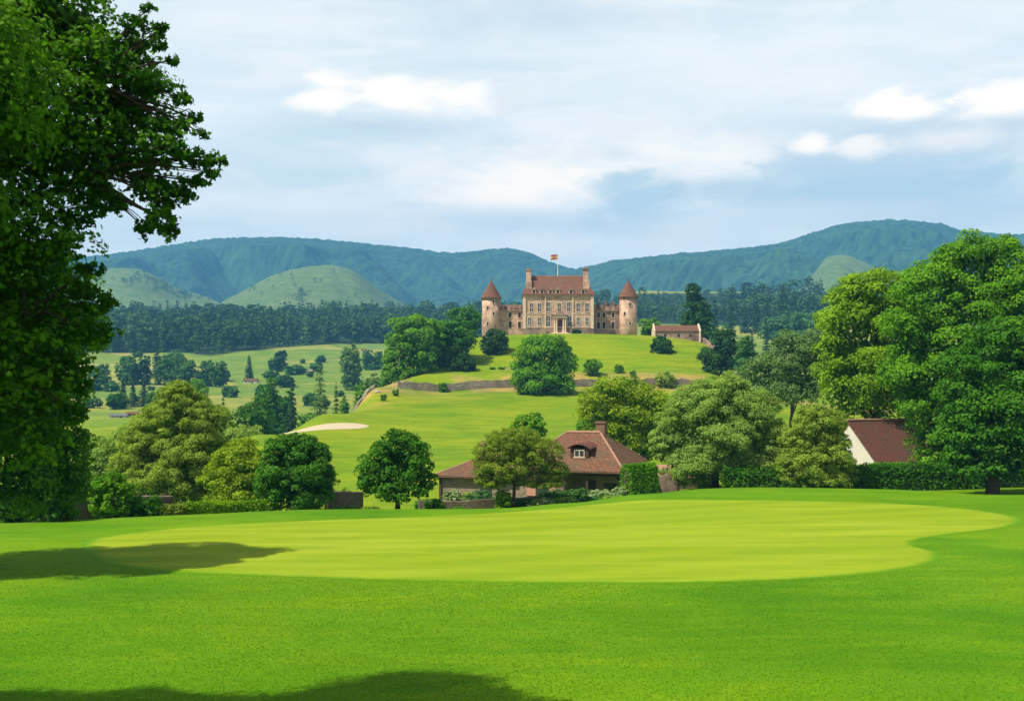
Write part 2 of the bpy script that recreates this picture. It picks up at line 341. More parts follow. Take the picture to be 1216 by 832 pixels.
def tilemat(name, c1, c2, moss=(.10, .09, .04), rows=.22, wd=.2):
    m, t, out = newmat(name); g = t.node('ShaderNodeTexCoord').outputs['Object']
    s = t.node('ShaderNodeSeparateXYZ'); t.l.new(g, s.inputs[0])
    v = t.comb(t.math('ADD', s.outputs[0], s.outputs[1]), s.outputs[2], 0.0)
    b = t.node('ShaderNodeTexBrick'); t.l.new(v, b.inputs['Vector']); b.inputs['Scale'].default_value = 1
    b.inputs['Brick Width'].default_value = wd; b.inputs['Row Height'].default_value = rows * .6; b.inputs['Mortar Size'].default_value = .012
    b.inputs['Color1'].default_value = (*c1, 1); b.inputs['Color2'].default_value = (*c2, 1); b.inputs['Mortar'].default_value = (*[x * .35 for x in c1], 1)
    n = t.noise(g, .9, 6, .7, .4); n2 = t.noise(g, 6, 3, .6)
    col = t.mix(t.math('MULTIPLY', t.ss(n, .42, .62), .8), b.outputs[0], moss)
    col = t.mix(t.math('MULTIPLY', t.ss(n2, .5, .7), .35), col, tuple(min(1, x * 1.6) for x in c2))
    bsdf(t, out, col, .85, bump(t, t.math('ADD', b.outputs[1], t.math('MULTIPLY', n2, -.5)), .8, -.05), .2); return m
def plain(name, c, rough=.7, var=.2, scale=2.0, spec=.3, metal=0):
    m, t, out = newmat(name); g = t.node('ShaderNodeTexCoord').outputs['Object']; n = t.noise(g, scale, 5, .6)
    p = bsdf(t, out, t.mix(n, tuple(x * (1 - var) for x in c), tuple(min(1, x * (1 + var)) for x in c)), rough, bump(t, n, .3, .02), spec)
    p.inputs['Metallic'].default_value = metal; return m
M = dict(
    castle=stonemat('castle_sandstone', (.68, .455, .32), (.53, .345, .24), (.26, .16, .11), .9, .42, .65),
    castle_d=stonemat('castle_weathered_shaded_stone', (.46, .32, .23), (.32, .21, .155), (.14, .09, .07), .8, .4, .8),  # weathered stone, and painted shade where the right wing uses it
    trim=plain('dressed_stone', (.62, .47, .34), .85, .3, 1.5, .15),
    castle_roof=tilemat('castle_roof_tiles', (.145, .052, .032), (.21, .085, .050), (.10, .075, .045), .5, .5),
    roof=tilemat('plain_clay_tiles', (.140, .060, .034), (.23, .105, .060), (.10, .075, .045)),
    roof_d=tilemat('old_clay_tiles', (.13, .050, .035), (.20, .075, .050), (.09, .06, .04)),
    rubble=stonemat('rubble_stone', (.27, .20, .14), (.15, .11, .08), (.09, .07, .05), .26, .12, .6, .02),
    drystone=stonemat('terrace_stone', (.34, .30, .22), (.23, .20, .15), (.09, .075, .045), .8, .35, .5, .05),
    cot=stonemat('cottage_stone', (.40, .31, .22), (.27, .20, .14), (.17, .13, .10), .3, .14, .5, .02),
    brick=stonemat('chimney_brick', (.30, .16, .10), (.22, .11, .07), (.14, .11, .08), .23, .08, .4, .01),
    ridge=plain('ridge_tiles', (.32, .18, .11), .85, .3, 3),
    dark=plain('dark_opening', (.018, .014, .012), .7, .3),
    glass=plain('old_window_glass', (.035, .04, .05), .15, .2, 1, .6),
    wood=plain('dark_timber', (.06, .038, .024), .8, .3, 5),
    door=plain('red_brown_door', (.12, .035, .025), .6, .2),
    white=plain('white_paint', (.70, .67, .60), .7, .1),
    render=plain('white_lime_render', (.58, .53, .44), .9, .1, 1.2),
    lead=plain('lead_grey', (.12, .12, .13), .6, .2),
    flag_r=plain('red_cloth', (.36, .09, .06), .9, .1), flag_y=plain('yellow_cloth', (.50, .33, .12), .9, .1),
    rock=plain('pale_rock', (.38, .32, .23), .95, .35, 1.2), curtain=plain('pink_plaster', (.45, .22, .15), .9, .2),
)
def lum(c): return c

# ------------------------------------------------------------------ ground
def groundmat():
    m, t, out = newmat('grassland')
    g = t.node('ShaderNodeNewGeometry').outputs['Position']
    a = t.node('ShaderNodeAttribute', attribute_name='kind_colour').outputs['Color']
    big = t.noise(g, .055, 4, .55, .6); mid = t.noise(t.mapping(g, (.35, 1, 1)), .55, 5, .6, .3); fine = t.noise(g, 9, 3, .65); vf = t.noise(t.mapping(g, (1, .6, 1)), 30, 2, .6)
    swath = t.noise(t.mapping(g, (.045, .085, 1), (0, 0, R(14))), 1.0, 6, .66, .8)
    col = t.mix(t.ss(big, .35, .7), t.mix(1, a, (.86, .92, .9), 'MULTIPLY'), t.mix(1, a, (1.45, 1.12, .9), 'MULTIPLY'))
    col = t.mix(t.ss(swath, .38, .64), t.mix(1, col, (.84, .88, .9), 'MULTIPLY'), t.mix(1, col, (1.28, 1.10, 1.1), 'MULTIPLY'))
    col = t.mix(t.math('MULTIPLY', t.ss(mid, .42, .66), .5), col, t.mix(1, a, (1.5, 1.18, 1.0), 'MULTIPLY'))
    mot = t.noise(t.mapping(g, (.22, .75, 1), (0, 0, R(-8))), 1.0, 6, .7, .8)
    col = t.mix(t.math('MULTIPLY', t.ss(mot, .45, .66), .6), col, t.mix(1, col, (1.65, 1.18, 1.4), 'MULTIPLY'))
    col = t.mix(t.ss(fine, .30, .70), t.mix(1, col, (.82, .86, .8), 'MULTIPLY'), t.mix(1, col, (1.15, 1.10, 1.1), 'MULTIPLY'))
    col = t.mix(t.ss(vf, .30, .70), t.mix(1, col, (.80, .85, .8), 'MULTIPLY'), t.mix(1, col, (1.15, 1.10, 1.1), 'MULTIPLY'))
    hgt = t.math('ADD', t.math('MULTIPLY', fine, .6), vf)
    bsdf(t, out, col, .95, bump(t, hgt, .25, .02), .05); return m
GM = groundmat()
ys = np.concatenate([np.linspace(-60, 26, 30), np.linspace(28, 95, 140), np.exp(np.linspace(math.log(96), math.log(268), 150)),
                     np.linspace(269, 278, 22), np.linspace(279.5, 345, 60), np.exp(np.linspace(math.log(347), math.log(4520), 240))])
us = np.linspace(-1, 1, 701)
Wd = np.maximum(110, 1.05 * ys)
XX = us[None, :] * Wd[:, None]; YY = np.repeat(ys[:, None], len(us), 1)
X = XX.ravel(); Y = YY.ravel(); ZZ = ground_z(X, Y)
pxv = 608 + X / np.maximum(Y, 25) * F; pyv = HZ - (ZZ - H) / np.maximum(Y, 25) * F
def C3(c): return np.array(c)[None, :]
lawn = C3((.070, .200, .003)); hillc = C3((.118, .222, .008)); field = C3((.125, .215, .034)); pale = C3((.22, .26, .06)); tan = C3((.26, .21, .09)); woodc = C3((.02, .045, .015))
col = lawn * np.ones((len(X), 1))
def over(mask, c):
    global col
    col = col * (1 - mask[:, None]) + c * mask[:, None]
over(smooth(82, 105, Y), hillc)
n1 = fbm(X / 22, Y / 22, 4); n2 = fbm(X / 7, Y / 10, 4)
over(smooth(262, 270, Y) * (1 - smooth(276, 282, Y)) * smooth(.42, .6, n2) * .7, tan)
over(smooth(228, 262, Y) * (1 - smooth(266, 272, Y)) * smooth(.40, .6, n1) * .55, C3((.24, .26, .04)))
over((1 - smooth(470, 500, pxv)) * smooth(215, 250, Y) * (1 - smooth(300, 330, Y)) * smooth(.45, .6, n2) * .8, tan)
over(smooth(345, 400, Y), field)
# fields of the valley: patches split by lines
fx = np.floor((X + .4 * Y) / 120 + .6 * fbm(X / 300, Y / 300, 2)); fy = np.floor((Y - .25 * X) / 95 + .8 * fbm(X / 200 + 5, Y / 200, 2))
rv = PERM[fx.astype(int) % 256, fy.astype(int) % 256]
over(smooth(380, 450, Y) * smooth(.55, .6, rv) * .55, pale)
over(smooth(380, 450, Y) * (1 - smooth(.25, .3, rv)) * .6, C3((.085, .19, .03)))
fr = (Y - .25 * X) / 95 + .8 * fbm(X / 200 + 5, Y / 200, 2); edge = np.abs(fr - np.round(fr))
over(smooth(380, 450, Y) * (1 - smooth(.02, .07, edge)) * smooth(.45, .55, n1) * .6, C3((.30, .27, .14)))
eL = np.interp(pxv, [-1400, 120, 200, 250, 330, 440, 480, 620, 690, 700, 2600], [860, 840, 850, 800, 870, 950, 950, 960, 960, 925, 925]) - 6
over(smooth(0, 12, Y - eL) * (1 - smooth(1390, 1410, Y) * (pxv > 690)), woodc); over(smooth(1650, 1750, Y), woodc)
nr, nc = YY.shape; idx = np.arange(nr * nc).reshape(nr, nc)
faces = np.stack([idx[:-1, :-1], idx[:-1, 1:], idx[1:, 1:], idx[1:, :-1]], -1).reshape(-1, 4)
tag(npmesh('ground', np.stack([X, Y, ZZ], 1), faces, GM, None, None, col, True), kind='structure')

def sheet(name, outline, mat, lift, rings=40, dish=0.0, seg=240, world=False):
    """a conforming sheet inside a closed outline (px, py) thrown on the terrain"""
    pts = np.array(outline if world else [on_ground(*p) for p in outline]); n = len(pts)
    # closed Catmull-Rom
    out = []
    for i in range(n):
        p0, p1, p2, p3 = pts[i - 1], pts[i], pts[(i + 1) % n], pts[(i + 2) % n]
        for k in range(seg // n + 1):
            t = k / (seg // n + 1); out.append(.5 * ((2 * p1) + (-p0 + p2) * t + (2 * p0 - 5 * p1 + 4 * p2 - p3) * t * t + (-p0 + 3 * p1 - 3 * p2 + p3) * t ** 3))
    out = np.array(out); c = pts.mean(0); m = len(out)
    rr = np.linspace(0.02, 1, rings); P = c[None, None] + (out[None] - c) * rr[:, None, None]
    X, Y = P[..., 0].ravel(), P[..., 1].ravel(); e = np.repeat(1 - rr, m)
    z = ground_z(X, Y) + lift * np.minimum(1, e * 60 + .15) - dish * smooth(0, .35, e)
    idx = np.arange(rings * m).reshape(rings, m); nx = np.roll(idx, -1, 1)
    f = np.stack([idx[:-1], nx[:-1], nx[1:], idx[1:]], -1).reshape(-1, 4)
    f = np.concatenate([f, np.stack([nx[0], idx[0], np.full(m, len(X)), np.full(m, len(X))], -1)[:, :4]])
    co = np.concatenate([np.stack([X, Y, z], 1), [[c[0], c[1], gz(*c) + lift - dish]]])
    me = bpy.data.meshes.new(name); fl = [tuple(q) if q[2] != q[3] else tuple(q[:3]) for q in f.tolist()]
    # orient upwards
    a, b, cc = co[fl[0][0]], co[fl[0][1]], co[fl[0][2]]
    if np.cross(b - a, cc - a)[2] < 0: fl = [q[::-1] for q in fl]
    me.from_pydata(co.tolist(), [], fl); me.update()
    for p in me.polygons: p.use_smooth = True
    at = me.attributes.new('tint', 'FLOAT', 'POINT'); at.data.foreach_set('value', np.append(e, 1.).astype(np.float32))
    return tag(link(name, me, mat), kind='structure')
def greenmat():
    m, t, out = newmat('mown_putting_turf'); g = t.node('ShaderNodeNewGeometry').outputs['Position']
    wv = t.node('ShaderNodeTexWave', wave_type='BANDS', bands_direction='Y'); t.l.new(t.mapping(g, (1, 1, 1), (0, 0, R(-24))), wv.inputs['Vector'])
    wv.inputs['Scale'].default_value = .10; wv.inputs['Distortion'].default_value = 5.0; wv.inputs['Detail'].default_value = 2; wv.inputs['Detail Scale'].default_value = .4
    streak = t.noise(t.mapping(g, (.06, .42, 1), (0, 0, R(-9))), 1.0, 5, .6, .6); fine = t.noise(g, 24, 2, .6); big = t.noise(g, .09, 3, .5)
    col = t.mix(t.ss(wv.outputs[1], .1, .9), (.172, .255, .007), (.212, .288, .009))
    col = t.mix(t.math('MULTIPLY', t.ss(streak, .42, .68), .7), col, (.31, .355, .026))
    col = t.mix(t.math('MULTIPLY', t.ss(big, .45, .7), .35), col, (.135, .25, .008))
    col = t.mix(t.math('MULTIPLY', fine, .35), col, (.16, .24, .010))
    edge = t.node('ShaderNodeAttribute', attribute_name='tint').outputs['Fac']
    ne = t.noise(g, 1.3, 4, .6)
    col = t.mix(t.ss(t.math('ADD', edge, t.math('MULTIPLY', t.math('SUBTRACT', ne, .5), .03)), .0, .035), (.085, .215, .005), col)
    bsdf(t, out, col, .95, bump(t, fine, .25, .01), .05); return m
GREEN = [(104, 641), (170, 631), (260, 623.5), (400, 617), (520, 613), (620, 607), (700, 599.5), (770, 593.5), (900, 594), (1040, 597), (1140, 603), (1200, 612), (1212, 619), (1190, 627), (1130, 634), (1090, 641), (1086, 648), (1112, 656), (1108, 667), (1060, 678), (960, 687), (820, 692), (680, 692.5), (500, 690), (340, 685), (200, 679), (130, 670), (100, 655)]
def collar():
    m, t, out = newmat('collar_turf'); g = t.node('ShaderNodeNewGeometry').outputs['Position']; fine = t.noise(g, 20, 3, .6)
    bsdf(t, out, t.mix(fine, (.085, .24, .006), (.14, .31, .012)), .95, bump(t, fine, .3, .02), .05); return m
sheet('putting_green', GREEN, greenmat(), .035)
def sandmat():
    m, t, out = newmat('bunker_sand'); g = t.node('ShaderNodeNewGeometry').outputs['Position']; n = t.noise(g, 2.0, 5, .6)
    bsdf(t, out, t.mix(n, (.40, .32, .20), (.55, .45, .30)), .95, bump(t, n, .5, .1), .05); return m
def bunker_outline():
    c = on_ground(386, 507, 120); out = []
    for k in range(16):
        a = 2 * math.pi * k / 16; u = math.cos(a) * 6.6; v = math.sin(a) * (4.6 + 1.2 * math.cos(a)) + u * .62 + .4 * math.sin(3 * a)
        out.append((c[0] + u, c[1] + v))
    return out
sheet('sand_bunker', bunker_outline(), sandmat(), .10, 14, 0, 80, True)

# ------------------------------------------------------------------ far hills
def hillmat(name, d, l, s=.02):
    m, t, out = newmat(name); a = t.node('ShaderNodeAttribute', attribute_name='tint').outputs['Fac']
    g = t.node('ShaderNodeNewGeometry').outputs['Position']; n = t.noise(g, s, 5, .7); n2 = t.noise(g, s * 8, 3, .7)
    f = t.math('ADD', t.math('MULTIPLY', a, .55), t.math('MULTIPLY', t.ss(t.math('ADD', t.math('MULTIPLY', n, .5), t.math('MULTIPLY', n2, .5)), .35, .65), .45))
    bsdf(t, out, t.mix(f, d, l), .95, None, .03); return m
WOODS = hillmat('hill_woods', (.002, .014, .010), (.048, .115, .036), .014)
MEADOW = hillmat('hill_meadow', (.055, .115, .028), (.145, .19, .055), .008)
DOME = []
def range_mesh(name, crest, yc, yf, yb, foot, mat, cell=13., treeh=9., step=3.2, rows=230, fold=.34, sd_=0., px0=-500, px1=1750, power=1.0):
    pxs = np.arange(px0, px1, step); cx = np.array([c[0] for c in crest]); cyv = np.array([c[1] for c in crest], float)
    cr = pchip(cx, cyv, pxs); u = (pxs - 608) / F
    s = np.concatenate([np.linspace(0, 1, rows), np.linspace(1, 2, 26)[1:]])
    Yr = np.where(s <= 1, yf + (yc - yf) * s, yc + (yb - yc) * (s - 1))
    YY = np.repeat(Yr[:, None], len(pxs), 1); XX = u[None, :] * (yf + (YY - yf) * .55 + (yc - yf) * .25)
    px_here = 608 + XX / YY * F; crh = H + (HZ - pchip(cx, cyv, px_here.ravel()).reshape(XX.shape)) / F * yc
    # spurs and gullies running down the face
    sN = s[:, None]
    prof = np.where(sN <= 1, np.sin(np.clip(sN, 0, 1) * math.pi / 2) ** (1.25 * power), 1 - .5 * (sN - 1) ** 2)
    rid = np.abs(fbm(XX / 420 + YY / 800 + sd_, YY / 1300 + sd_, 3) - .5) * 3
    spur = fbm(XX / 330 - YY / 1300 + sd_ * 2, YY / 650 + sd_, 4) - .5
    z = foot + (crh - foot) * np.clip(prof - fold * np.sin(np.clip(sN, 0, 1) * math.pi) * (1.2 - 2.2 * rid) + fold * 2.2 * spur * np.sin(np.clip(sN, 0, 1) * math.pi), 0, 1.02)
    z = np.where(sN < 1, np.minimum(z, H + (crh - H) * YY / yc * (1 - .05 * np.clip((1 - sN) * 6, 0, 1))), z)
    d, v = cells(XX / cell, YY / cell); z = z + treeh * (.55 + .6 * v) * np.sqrt(np.clip(1 - (d / .75) ** 2, 0, 1))
    if mat is MEADOW: DOME.append((XX, YY, z, np.abs(np.linspace(-1, 1, XX.shape[1]))[None, :] + XX * 0, sd_))
    nr, nc = XX.shape; idx = np.arange(nr * nc).reshape(nr, nc)
    f = np.stack([idx[:-1, :-1], idx[:-1, 1:], idx[1:, 1:], idx[1:, :-1]], -1).reshape(-1, 4)
    return tag(npmesh(name, np.stack([XX.ravel(), YY.ravel(), z.ravel()], 1), f, mat, None, v.ravel(), None, False), kind='structure')
range_mesh('wooded_hill', [(-700, 330), (-200, 322), (60, 311), (110, 306), (160, 300), (215, 291), (262, 285), (330, 284), (400, 288), (470, 295), (540, 302), (600, 297), (625, 301), (655, 314), (700, 326), (760, 336), (900, 350), (2000, 380)],
           3700, 2250, 4500, 60, WOODS, sd_=1.3, px1=1400)
range_mesh('wooded_hill', [(-600, 385), (450, 372), (560, 352), (640, 333), (690, 320), (730, 312), (800, 304), (870, 298), (925, 291), (965, 279), (1010, 267), (1060, 263.5), (1110, 267), (1150, 277), (1216, 281), (1330, 268), (1500, 290), (1900, 300)],
           3300, 2150, 4200, 50, WOODS, sd_=4.1, px0=250)
def dome(name, pxc, ytop, wpx, yb, Yc, depth, seed, skew=0.):
    """a smooth grassy hill shoulder standing before the wooded range"""
    hw = wpx / 2 * Yc / F; top = Z(ytop, Yc); bot = Z(yb, Yc) - 60; n = 130
    a = np.linspace(-1, 1, n); A, B = np.meshgrid(a, a)
    rr = np.sqrt(A ** 2 + B ** 2); th = np.arctan2(B, A); rr = np.clip(rr * (1 + .22 * np.sin(th * 3 + seed) + .10 * np.sin(th * 5 + seed * 2)) / 1.05, 0, 1); base = np.clip(np.cos(rr * math.pi / 2), 0, 1) ** 1.7 * .8 + .2 * (1 - rr)
    X = PX(pxc, Yc) + A * hw + skew * B * hw; Yv = Yc + B * depth
    z = bot + (top - bot) * np.clip(base * (1 + .5 * (fbm(X / 170 + seed, Yv / 170, 4) - .5) * np.clip(rr * 2, 0, 1)), 0, 2) - 5 * (rr > .98)
    idx = np.arange(n * n).reshape(n, n); f = np.stack([idx[:-1, :-1], idx[:-1, 1:], idx[1:, 1:], idx[1:, :-1]], -1).reshape(-1, 4)
    k = fbm(X / 60 + seed, Yv / 60, 4)
    return tag(npmesh(name, np.stack([X.ravel(), Yv.ravel(), z.ravel()], 1), f, MEADOW, None, np.clip((k.ravel() - .3) * 2, 0, 1), None, True), kind='structure')
def shoulder(crest, yc, yf, foot, sd_, px0, px1):
    range_mesh('grassy_hill', crest, yc, yf, yc + 500, foot, MEADOW, 9., 1.2, 2.5, 120, .10, sd_, px0, px1)
shoulder([(-300, 330), (20, 352), (70, 344), (105, 328), (138, 318.5), (165, 320), (190, 331), (215, 344), (240, 351), (262, 360), (300, 380)], 2350, 1650, 60, 2.2, -300, 310)
shoulder([(235, 380), (262, 360), (292, 344), (325, 327), (360, 318), (392, 315), (415, 320), (436, 333), (455, 347), (475, 358), (510, 380)], 2250, 1600, 60, 5.7, 225, 520)
shoulder([(900, 385), (925, 358), (950, 343), (970, 320), (984, 305), (1000, 303), (1025, 311), (1055, 323), (1085, 323), (1130, 330), (1200, 345), (1290, 380)], 2350, 1650, 60, 9.1, 890, 1300)
dome('grassy_hill', 790, 346, 330, 372, 1620, 200, 27.)

# ------------------------------------------------------------------ foliage
def unit(v): return v / np.maximum(np.linalg.norm(v, axis=-1, keepdims=True), 1e-9)
def leaf_quads(P, N, size, r, asp=.62):
    """diamond leaves with a fold, one per point; returns verts and quads"""
    n = len(P); T1 = unit(np.cross(N, r.normal(size=(n, 3)))); T2 = np.cross(N, T1)
    s = size[:, None] * (.7 + .6 * r.random((n, 1)))
    a = P - T1 * s * .5; b = P + T2 * s * asp * .5 + N * s * .10; c = P + T1 * s * .5 - N * s * .08; d = P - T2 * s * asp * .5 + N * s * .10
    co = np.stack([a, b, c, d], 1).reshape(-1, 3); return co, np.arange(n * 4).reshape(n, 4), 4
STAR = [(0, -.5), (.16, -.28), (.5, -.22), (.30, .02), (.40, .30), (.14, .20), (0, .55), (-.14, .20), (-.40, .30), (-.30, .02), (-.5, -.22), (-.16, -.28)]
def leaf_star(P, N, size, r):
    """five-lobed maple leaves as a fan of triangles"""
    n = len(P); T1 = unit(np.cross(N, r.normal(size=(n, 3)))); T2 = np.cross(N, T1); s = size[:, None] * (.7 + .6 * r.random((n, 1)))
    vs = [P + N * s * .04]
    for (x, y) in STAR: vs.append(P + T1 * s * x + T2 * s * y - N * s * .22 * (x * x + y * y) * 2)
    co = np.stack(vs, 1).reshape(-1, 3); k = len(STAR) + 1; base = np.arange(n)[:, None] * k
    tri = np.array([(0, i + 1, (i + 1) % len(STAR) + 1) for i in range(len(STAR))]); f = (base[:, :, None] + tri[None]).reshape(-1, 3)
    return co, f, k
def crown_points(lobes, n, r, csz=.34, fill=.22, droop=0., inner=1.0, ncl=None):
    """leaf places and facing for a crown made of lobes (cx,cy,cz,rx,ry,rz)"""
    Lb = np.array(lobes, float); area = (Lb[:, 3] * Lb[:, 5]) ** .9; prob = area / area.sum()
    PP = []; NN = []; TT = []
    cents = []
    for i in range(len(Lb)):
        k = int(np.clip(5.2 / csz ** 2, 10, n * prob[i] / 14 + 6)) if ncl is None else max(5, int(round(ncl * prob[i] * 1.35))); d = unit(r.normal(size=(k, 3))); d[:, 2] = np.where(r.random(k) < .35, np.abs(d[:, 2]), d[:, 2])
        c = Lb[i, :3] + d * Lb[i, 3:] * (.74 + .22 * r.random((k, 1)))
        keep = np.ones(k, bool)
        for j in range(len(Lb)):
            if j != i: keep &= (((c - Lb[j, :3]) / Lb[j, 3:]) ** 2).sum(1) > .62
        c = c[keep]; d = d[keep]; rc = csz * (Lb[i, 3] * Lb[i, 4] * Lb[i, 5]) ** (1 / 3) * (.55 + .9 * r.random(len(c)))
        cents.append((c, d, rc, r.random(len(c))))
    c = np.concatenate([x[0] for x in cents]); d = np.concatenate([x[1] for x in cents]); rc = np.concatenate([x[2] for x in cents]); tt = np.concatenate([x[3] for x in cents])
    no = int(n * (1 - fill)); pick = r.choice(len(c), no, p=rc ** 2 / (rc ** 2).sum())
    up = unit(d[pick] * .8 + np.array([0, 0, .75])); q = unit(r.normal(size=(no, 3)) + up * .9)
    rad = rc[pick][:, None] * (.45 + .6 * r.random((no, 1)) ** .6)
    off = q * rad; off[:, 2] *= .62; off[:, 2] -= droop * rad[:, 0] * r.random(no)
    P = c[pick] + off; N = unit(q * .9 + up * .35 + r.normal(size=(no, 3)) * .5)
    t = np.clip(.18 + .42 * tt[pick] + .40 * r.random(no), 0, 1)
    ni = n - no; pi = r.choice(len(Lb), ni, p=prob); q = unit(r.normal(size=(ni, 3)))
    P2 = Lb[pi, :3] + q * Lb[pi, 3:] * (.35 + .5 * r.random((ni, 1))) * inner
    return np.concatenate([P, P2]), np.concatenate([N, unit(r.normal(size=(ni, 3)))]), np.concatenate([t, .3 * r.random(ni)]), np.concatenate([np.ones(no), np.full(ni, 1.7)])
def make_crown(parent, lobes, n, size, mat, seed, star=False, asp=.62, name='crown', **kw):
    r = np.random.default_rng(seed); P, N, t, sc_ = crown_points(lobes, n, r, **kw)
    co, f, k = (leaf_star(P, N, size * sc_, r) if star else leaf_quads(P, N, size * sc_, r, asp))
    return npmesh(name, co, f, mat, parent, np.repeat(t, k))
def trunk_mesh(parent, h, r0, tips, seed, lean=(0, 0), mat=None, split=.35):
    rd = random.Random(seed); mb = MB(); N = 7
    path = [(lean[0] * i / N * h + rd.uniform(-.02, .02) * h * (i > 0), lean[1] * i / N * h + rd.uniform(-.02, .02) * h * (i > 0), h * i / N - (.25 if i == 0 else 0)) for i in range(N + 1)]
    rad = [r0 * (1.5 if i == 0 else (1 - .72 * i / N)) for i in range(N + 1)]
    mb.tube(path, rad, 9)
    for tp in tips:
        k = rd.uniform(split, .85); i = min(N - 1, int(k * N)); s = Vector(path[i]); e = Vector(tp); mid = s.lerp(e, .5) + Vector((0, 0, -.06 * (e - s).length + .1 * h * .3))
        rr = rad[i] * .55; mb.tube([s, s.lerp(mid, .5), mid, mid.lerp(e, .5), e], [rr, rr * .8, rr * .6, rr * .4, rr * .15], 6)
    return mb.build('trunk', mat or BARK, parent, True)
def auto_lobes(r, w, d, zb, zt, k=11, big=.70, small=.42):
    c = np.array([0, 0, (zb + zt) / 2]); Rr = np.array([w / 2, d / 2, (zt - zb) / 2]); out = [(*c, *(Rr * big))]
    g = math.pi * (3 - math.sqrt(5))
    for i in range(k):
        z = 1 - 2 * (i + .5) / k; z = z * .95; a = g * i + r.random() * .9; q = math.sqrt(max(0, 1 - z * z)); dv = np.array([q * math.cos(a), q * math.sin(a), z])
        s = small * (.8 + .45 * r.random()); out.append((*(c + dv * Rr * (1 - s) * (.93 + .12 * r.random())), *(Rr * s * np.array([1.05, 1.05, .95]))))
    return out
SEED = [100]
def tree(name, label, px, Y, top, w, bot=None, mat='mid', cat='tree', group=None, leaf=3.6, dens=1.0, lobes=None, k=11, base=None, trunk=None, asp=.74, depth=.9, csz=.34, fill=.22, droop=0, lean=(0, 0), big=.7, small=.42, star=False, inner=1.0, pxc=None):
    """one tree: px of the trunk, distance, top row, crown width and crown bottom row, all of the photograph"""
    SEED[0] += 1; sd = SEED[0]; r = np.random.default_rng(sd)
    Xp = PX(px, Y); z0 = gz(Xp, Y) if base is None else base; m = Y / F
    o = empty(name, (Xp, Y, z0), 0, label, cat, group)
    zt = Z(top, Y) - z0; zb = (Z(bot, Y) - z0) if bot is not None else 0.0
    if bot is None: zb = -.22 * zt
    if lobes: lb = [((a - px) * m, c, Z(b, Y) - z0, rx * m, ry, rz * m) for (a, b, c, rx, ry, rz) in [(q[0], q[1], q[4] if len(q) > 4 else 0, q[2], q[2] * m * depth, q[3]) for q in lobes]]
    else:
        lb = auto_lobes(r, w * m, w * m * depth, zb, zt, k, big, small)
        if pxc is not None: lb = [(a + (pxc - px) * m, *b) for (a, *b) in lb]
    area = sum(4 * (q[3] / m) * (q[5] / m) for q in lb) * (.45 if not lobes else .6)
    leaf *= .88; n = int(dens * 6.0 * area / (leaf * leaf * asp)) + 150
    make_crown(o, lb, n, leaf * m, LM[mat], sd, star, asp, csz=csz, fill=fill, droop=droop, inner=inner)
    if trunk is not None:
        tips = [(q[0], q[1], q[2] + q[5] * .2) for q in lb[:9]]
        trunk_mesh(o, max(zb + (zt - zb) * .55, 1), trunk, tips, sd, lean)
    else:
        trunk_mesh(o, max(zt * .55, .3), max(.03 * w * m, .04), [(q[0], q[1], q[2]) for q in lb[1:5]], sd)
    return o
def conifer_points(r, h, rad, n, z0=.06, pw=.85, layers=None):
    layers = layers or 15; lv = r.integers(0, layers, n * 2); pr = (1 - (lv + .3) / layers) ** .9; lv = lv[r.random(n * 2) < pr][:n]; n = len(lv)
    f = (lv + .35 * r.random(n)) / layers; br = r.integers(0, 11, n); a = br * 2 * math.pi / 11 + lv * 1.7 + r.normal(size=n) * .16
    Rm = rad * (1 - f) ** pw * (.72 + .38 * PERM[(lv * 7) % 256, (br * 13 + lv) % 256]) + rad * .03; q = r.random(n) ** .55
    P = np.stack([Rm * q * np.cos(a), Rm * q * np.sin(a), h * (z0 + (1 - z0) * f) - .30 * Rm * q * q + r.normal(size=n) * h * .008], 1)
    N = unit(np.stack([np.cos(a) * .55, np.sin(a) * .55, np.full(n, .9)], 1) + r.normal(size=(n, 3)) * .4)
    return P, N, np.clip(.25 * q + .3 * PERM[(lv * 7) % 256, br] + .45 * r.random(n), 0, 1)
def conifer(name, label, px, Y, top, w, bot=None, mat='fir', group=None, leaf=3.0, dens=1., cat='conifer', pw=.85, z0=.06, thin=False):
    SEED[0] += 1; r = np.random.default_rng(SEED[0]); Xp = PX(px, Y); z0g = gz(Xp, Y) if bot is None else Z(bot, Y); z0g = min(z0g, gz(Xp, Y)) if bot is not None else z0g
    m = Y / F; o = empty(name, (Xp, Y, z0g), 0, label, cat, group); h = Z(top, Y) - z0g; rad = w * m / 2
    leaf *= .9; n = int(dens * 6.5 * (h / m) * w * .62 / (leaf * leaf * .6)) + 150
    P, N, t = conifer_points(r, h, rad, n, z0, pw, 15 if h / m > 30 else 9)
    co, f, k = leaf_quads(P, N, np.full(len(P), leaf * m), r, .6); npmesh('crown', co, f, LM[mat], o, np.repeat(t, k))
    mb = MB(); mb.rings([(0, 0, -.3, rad * .10), (0, 0, h * .5, rad * .06), (0, 0, h * .98, rad * .012)], 7); mb.build('trunk', BARK, o, True)
    return o
def copy_tree(o, loc, s=(1, 1, 1), rz=0., label=None, group=None):
    c = o.copy(); C.objects.link(c); c.location = loc; c.scale = s; c.rotation_euler = (0, 0, rz)
    if label: c['label'] = label
    if group: c['group'] = group
    for ch in o.children:
        d = ch.copy(); C.objects.link(d); d.parent = c
    return c

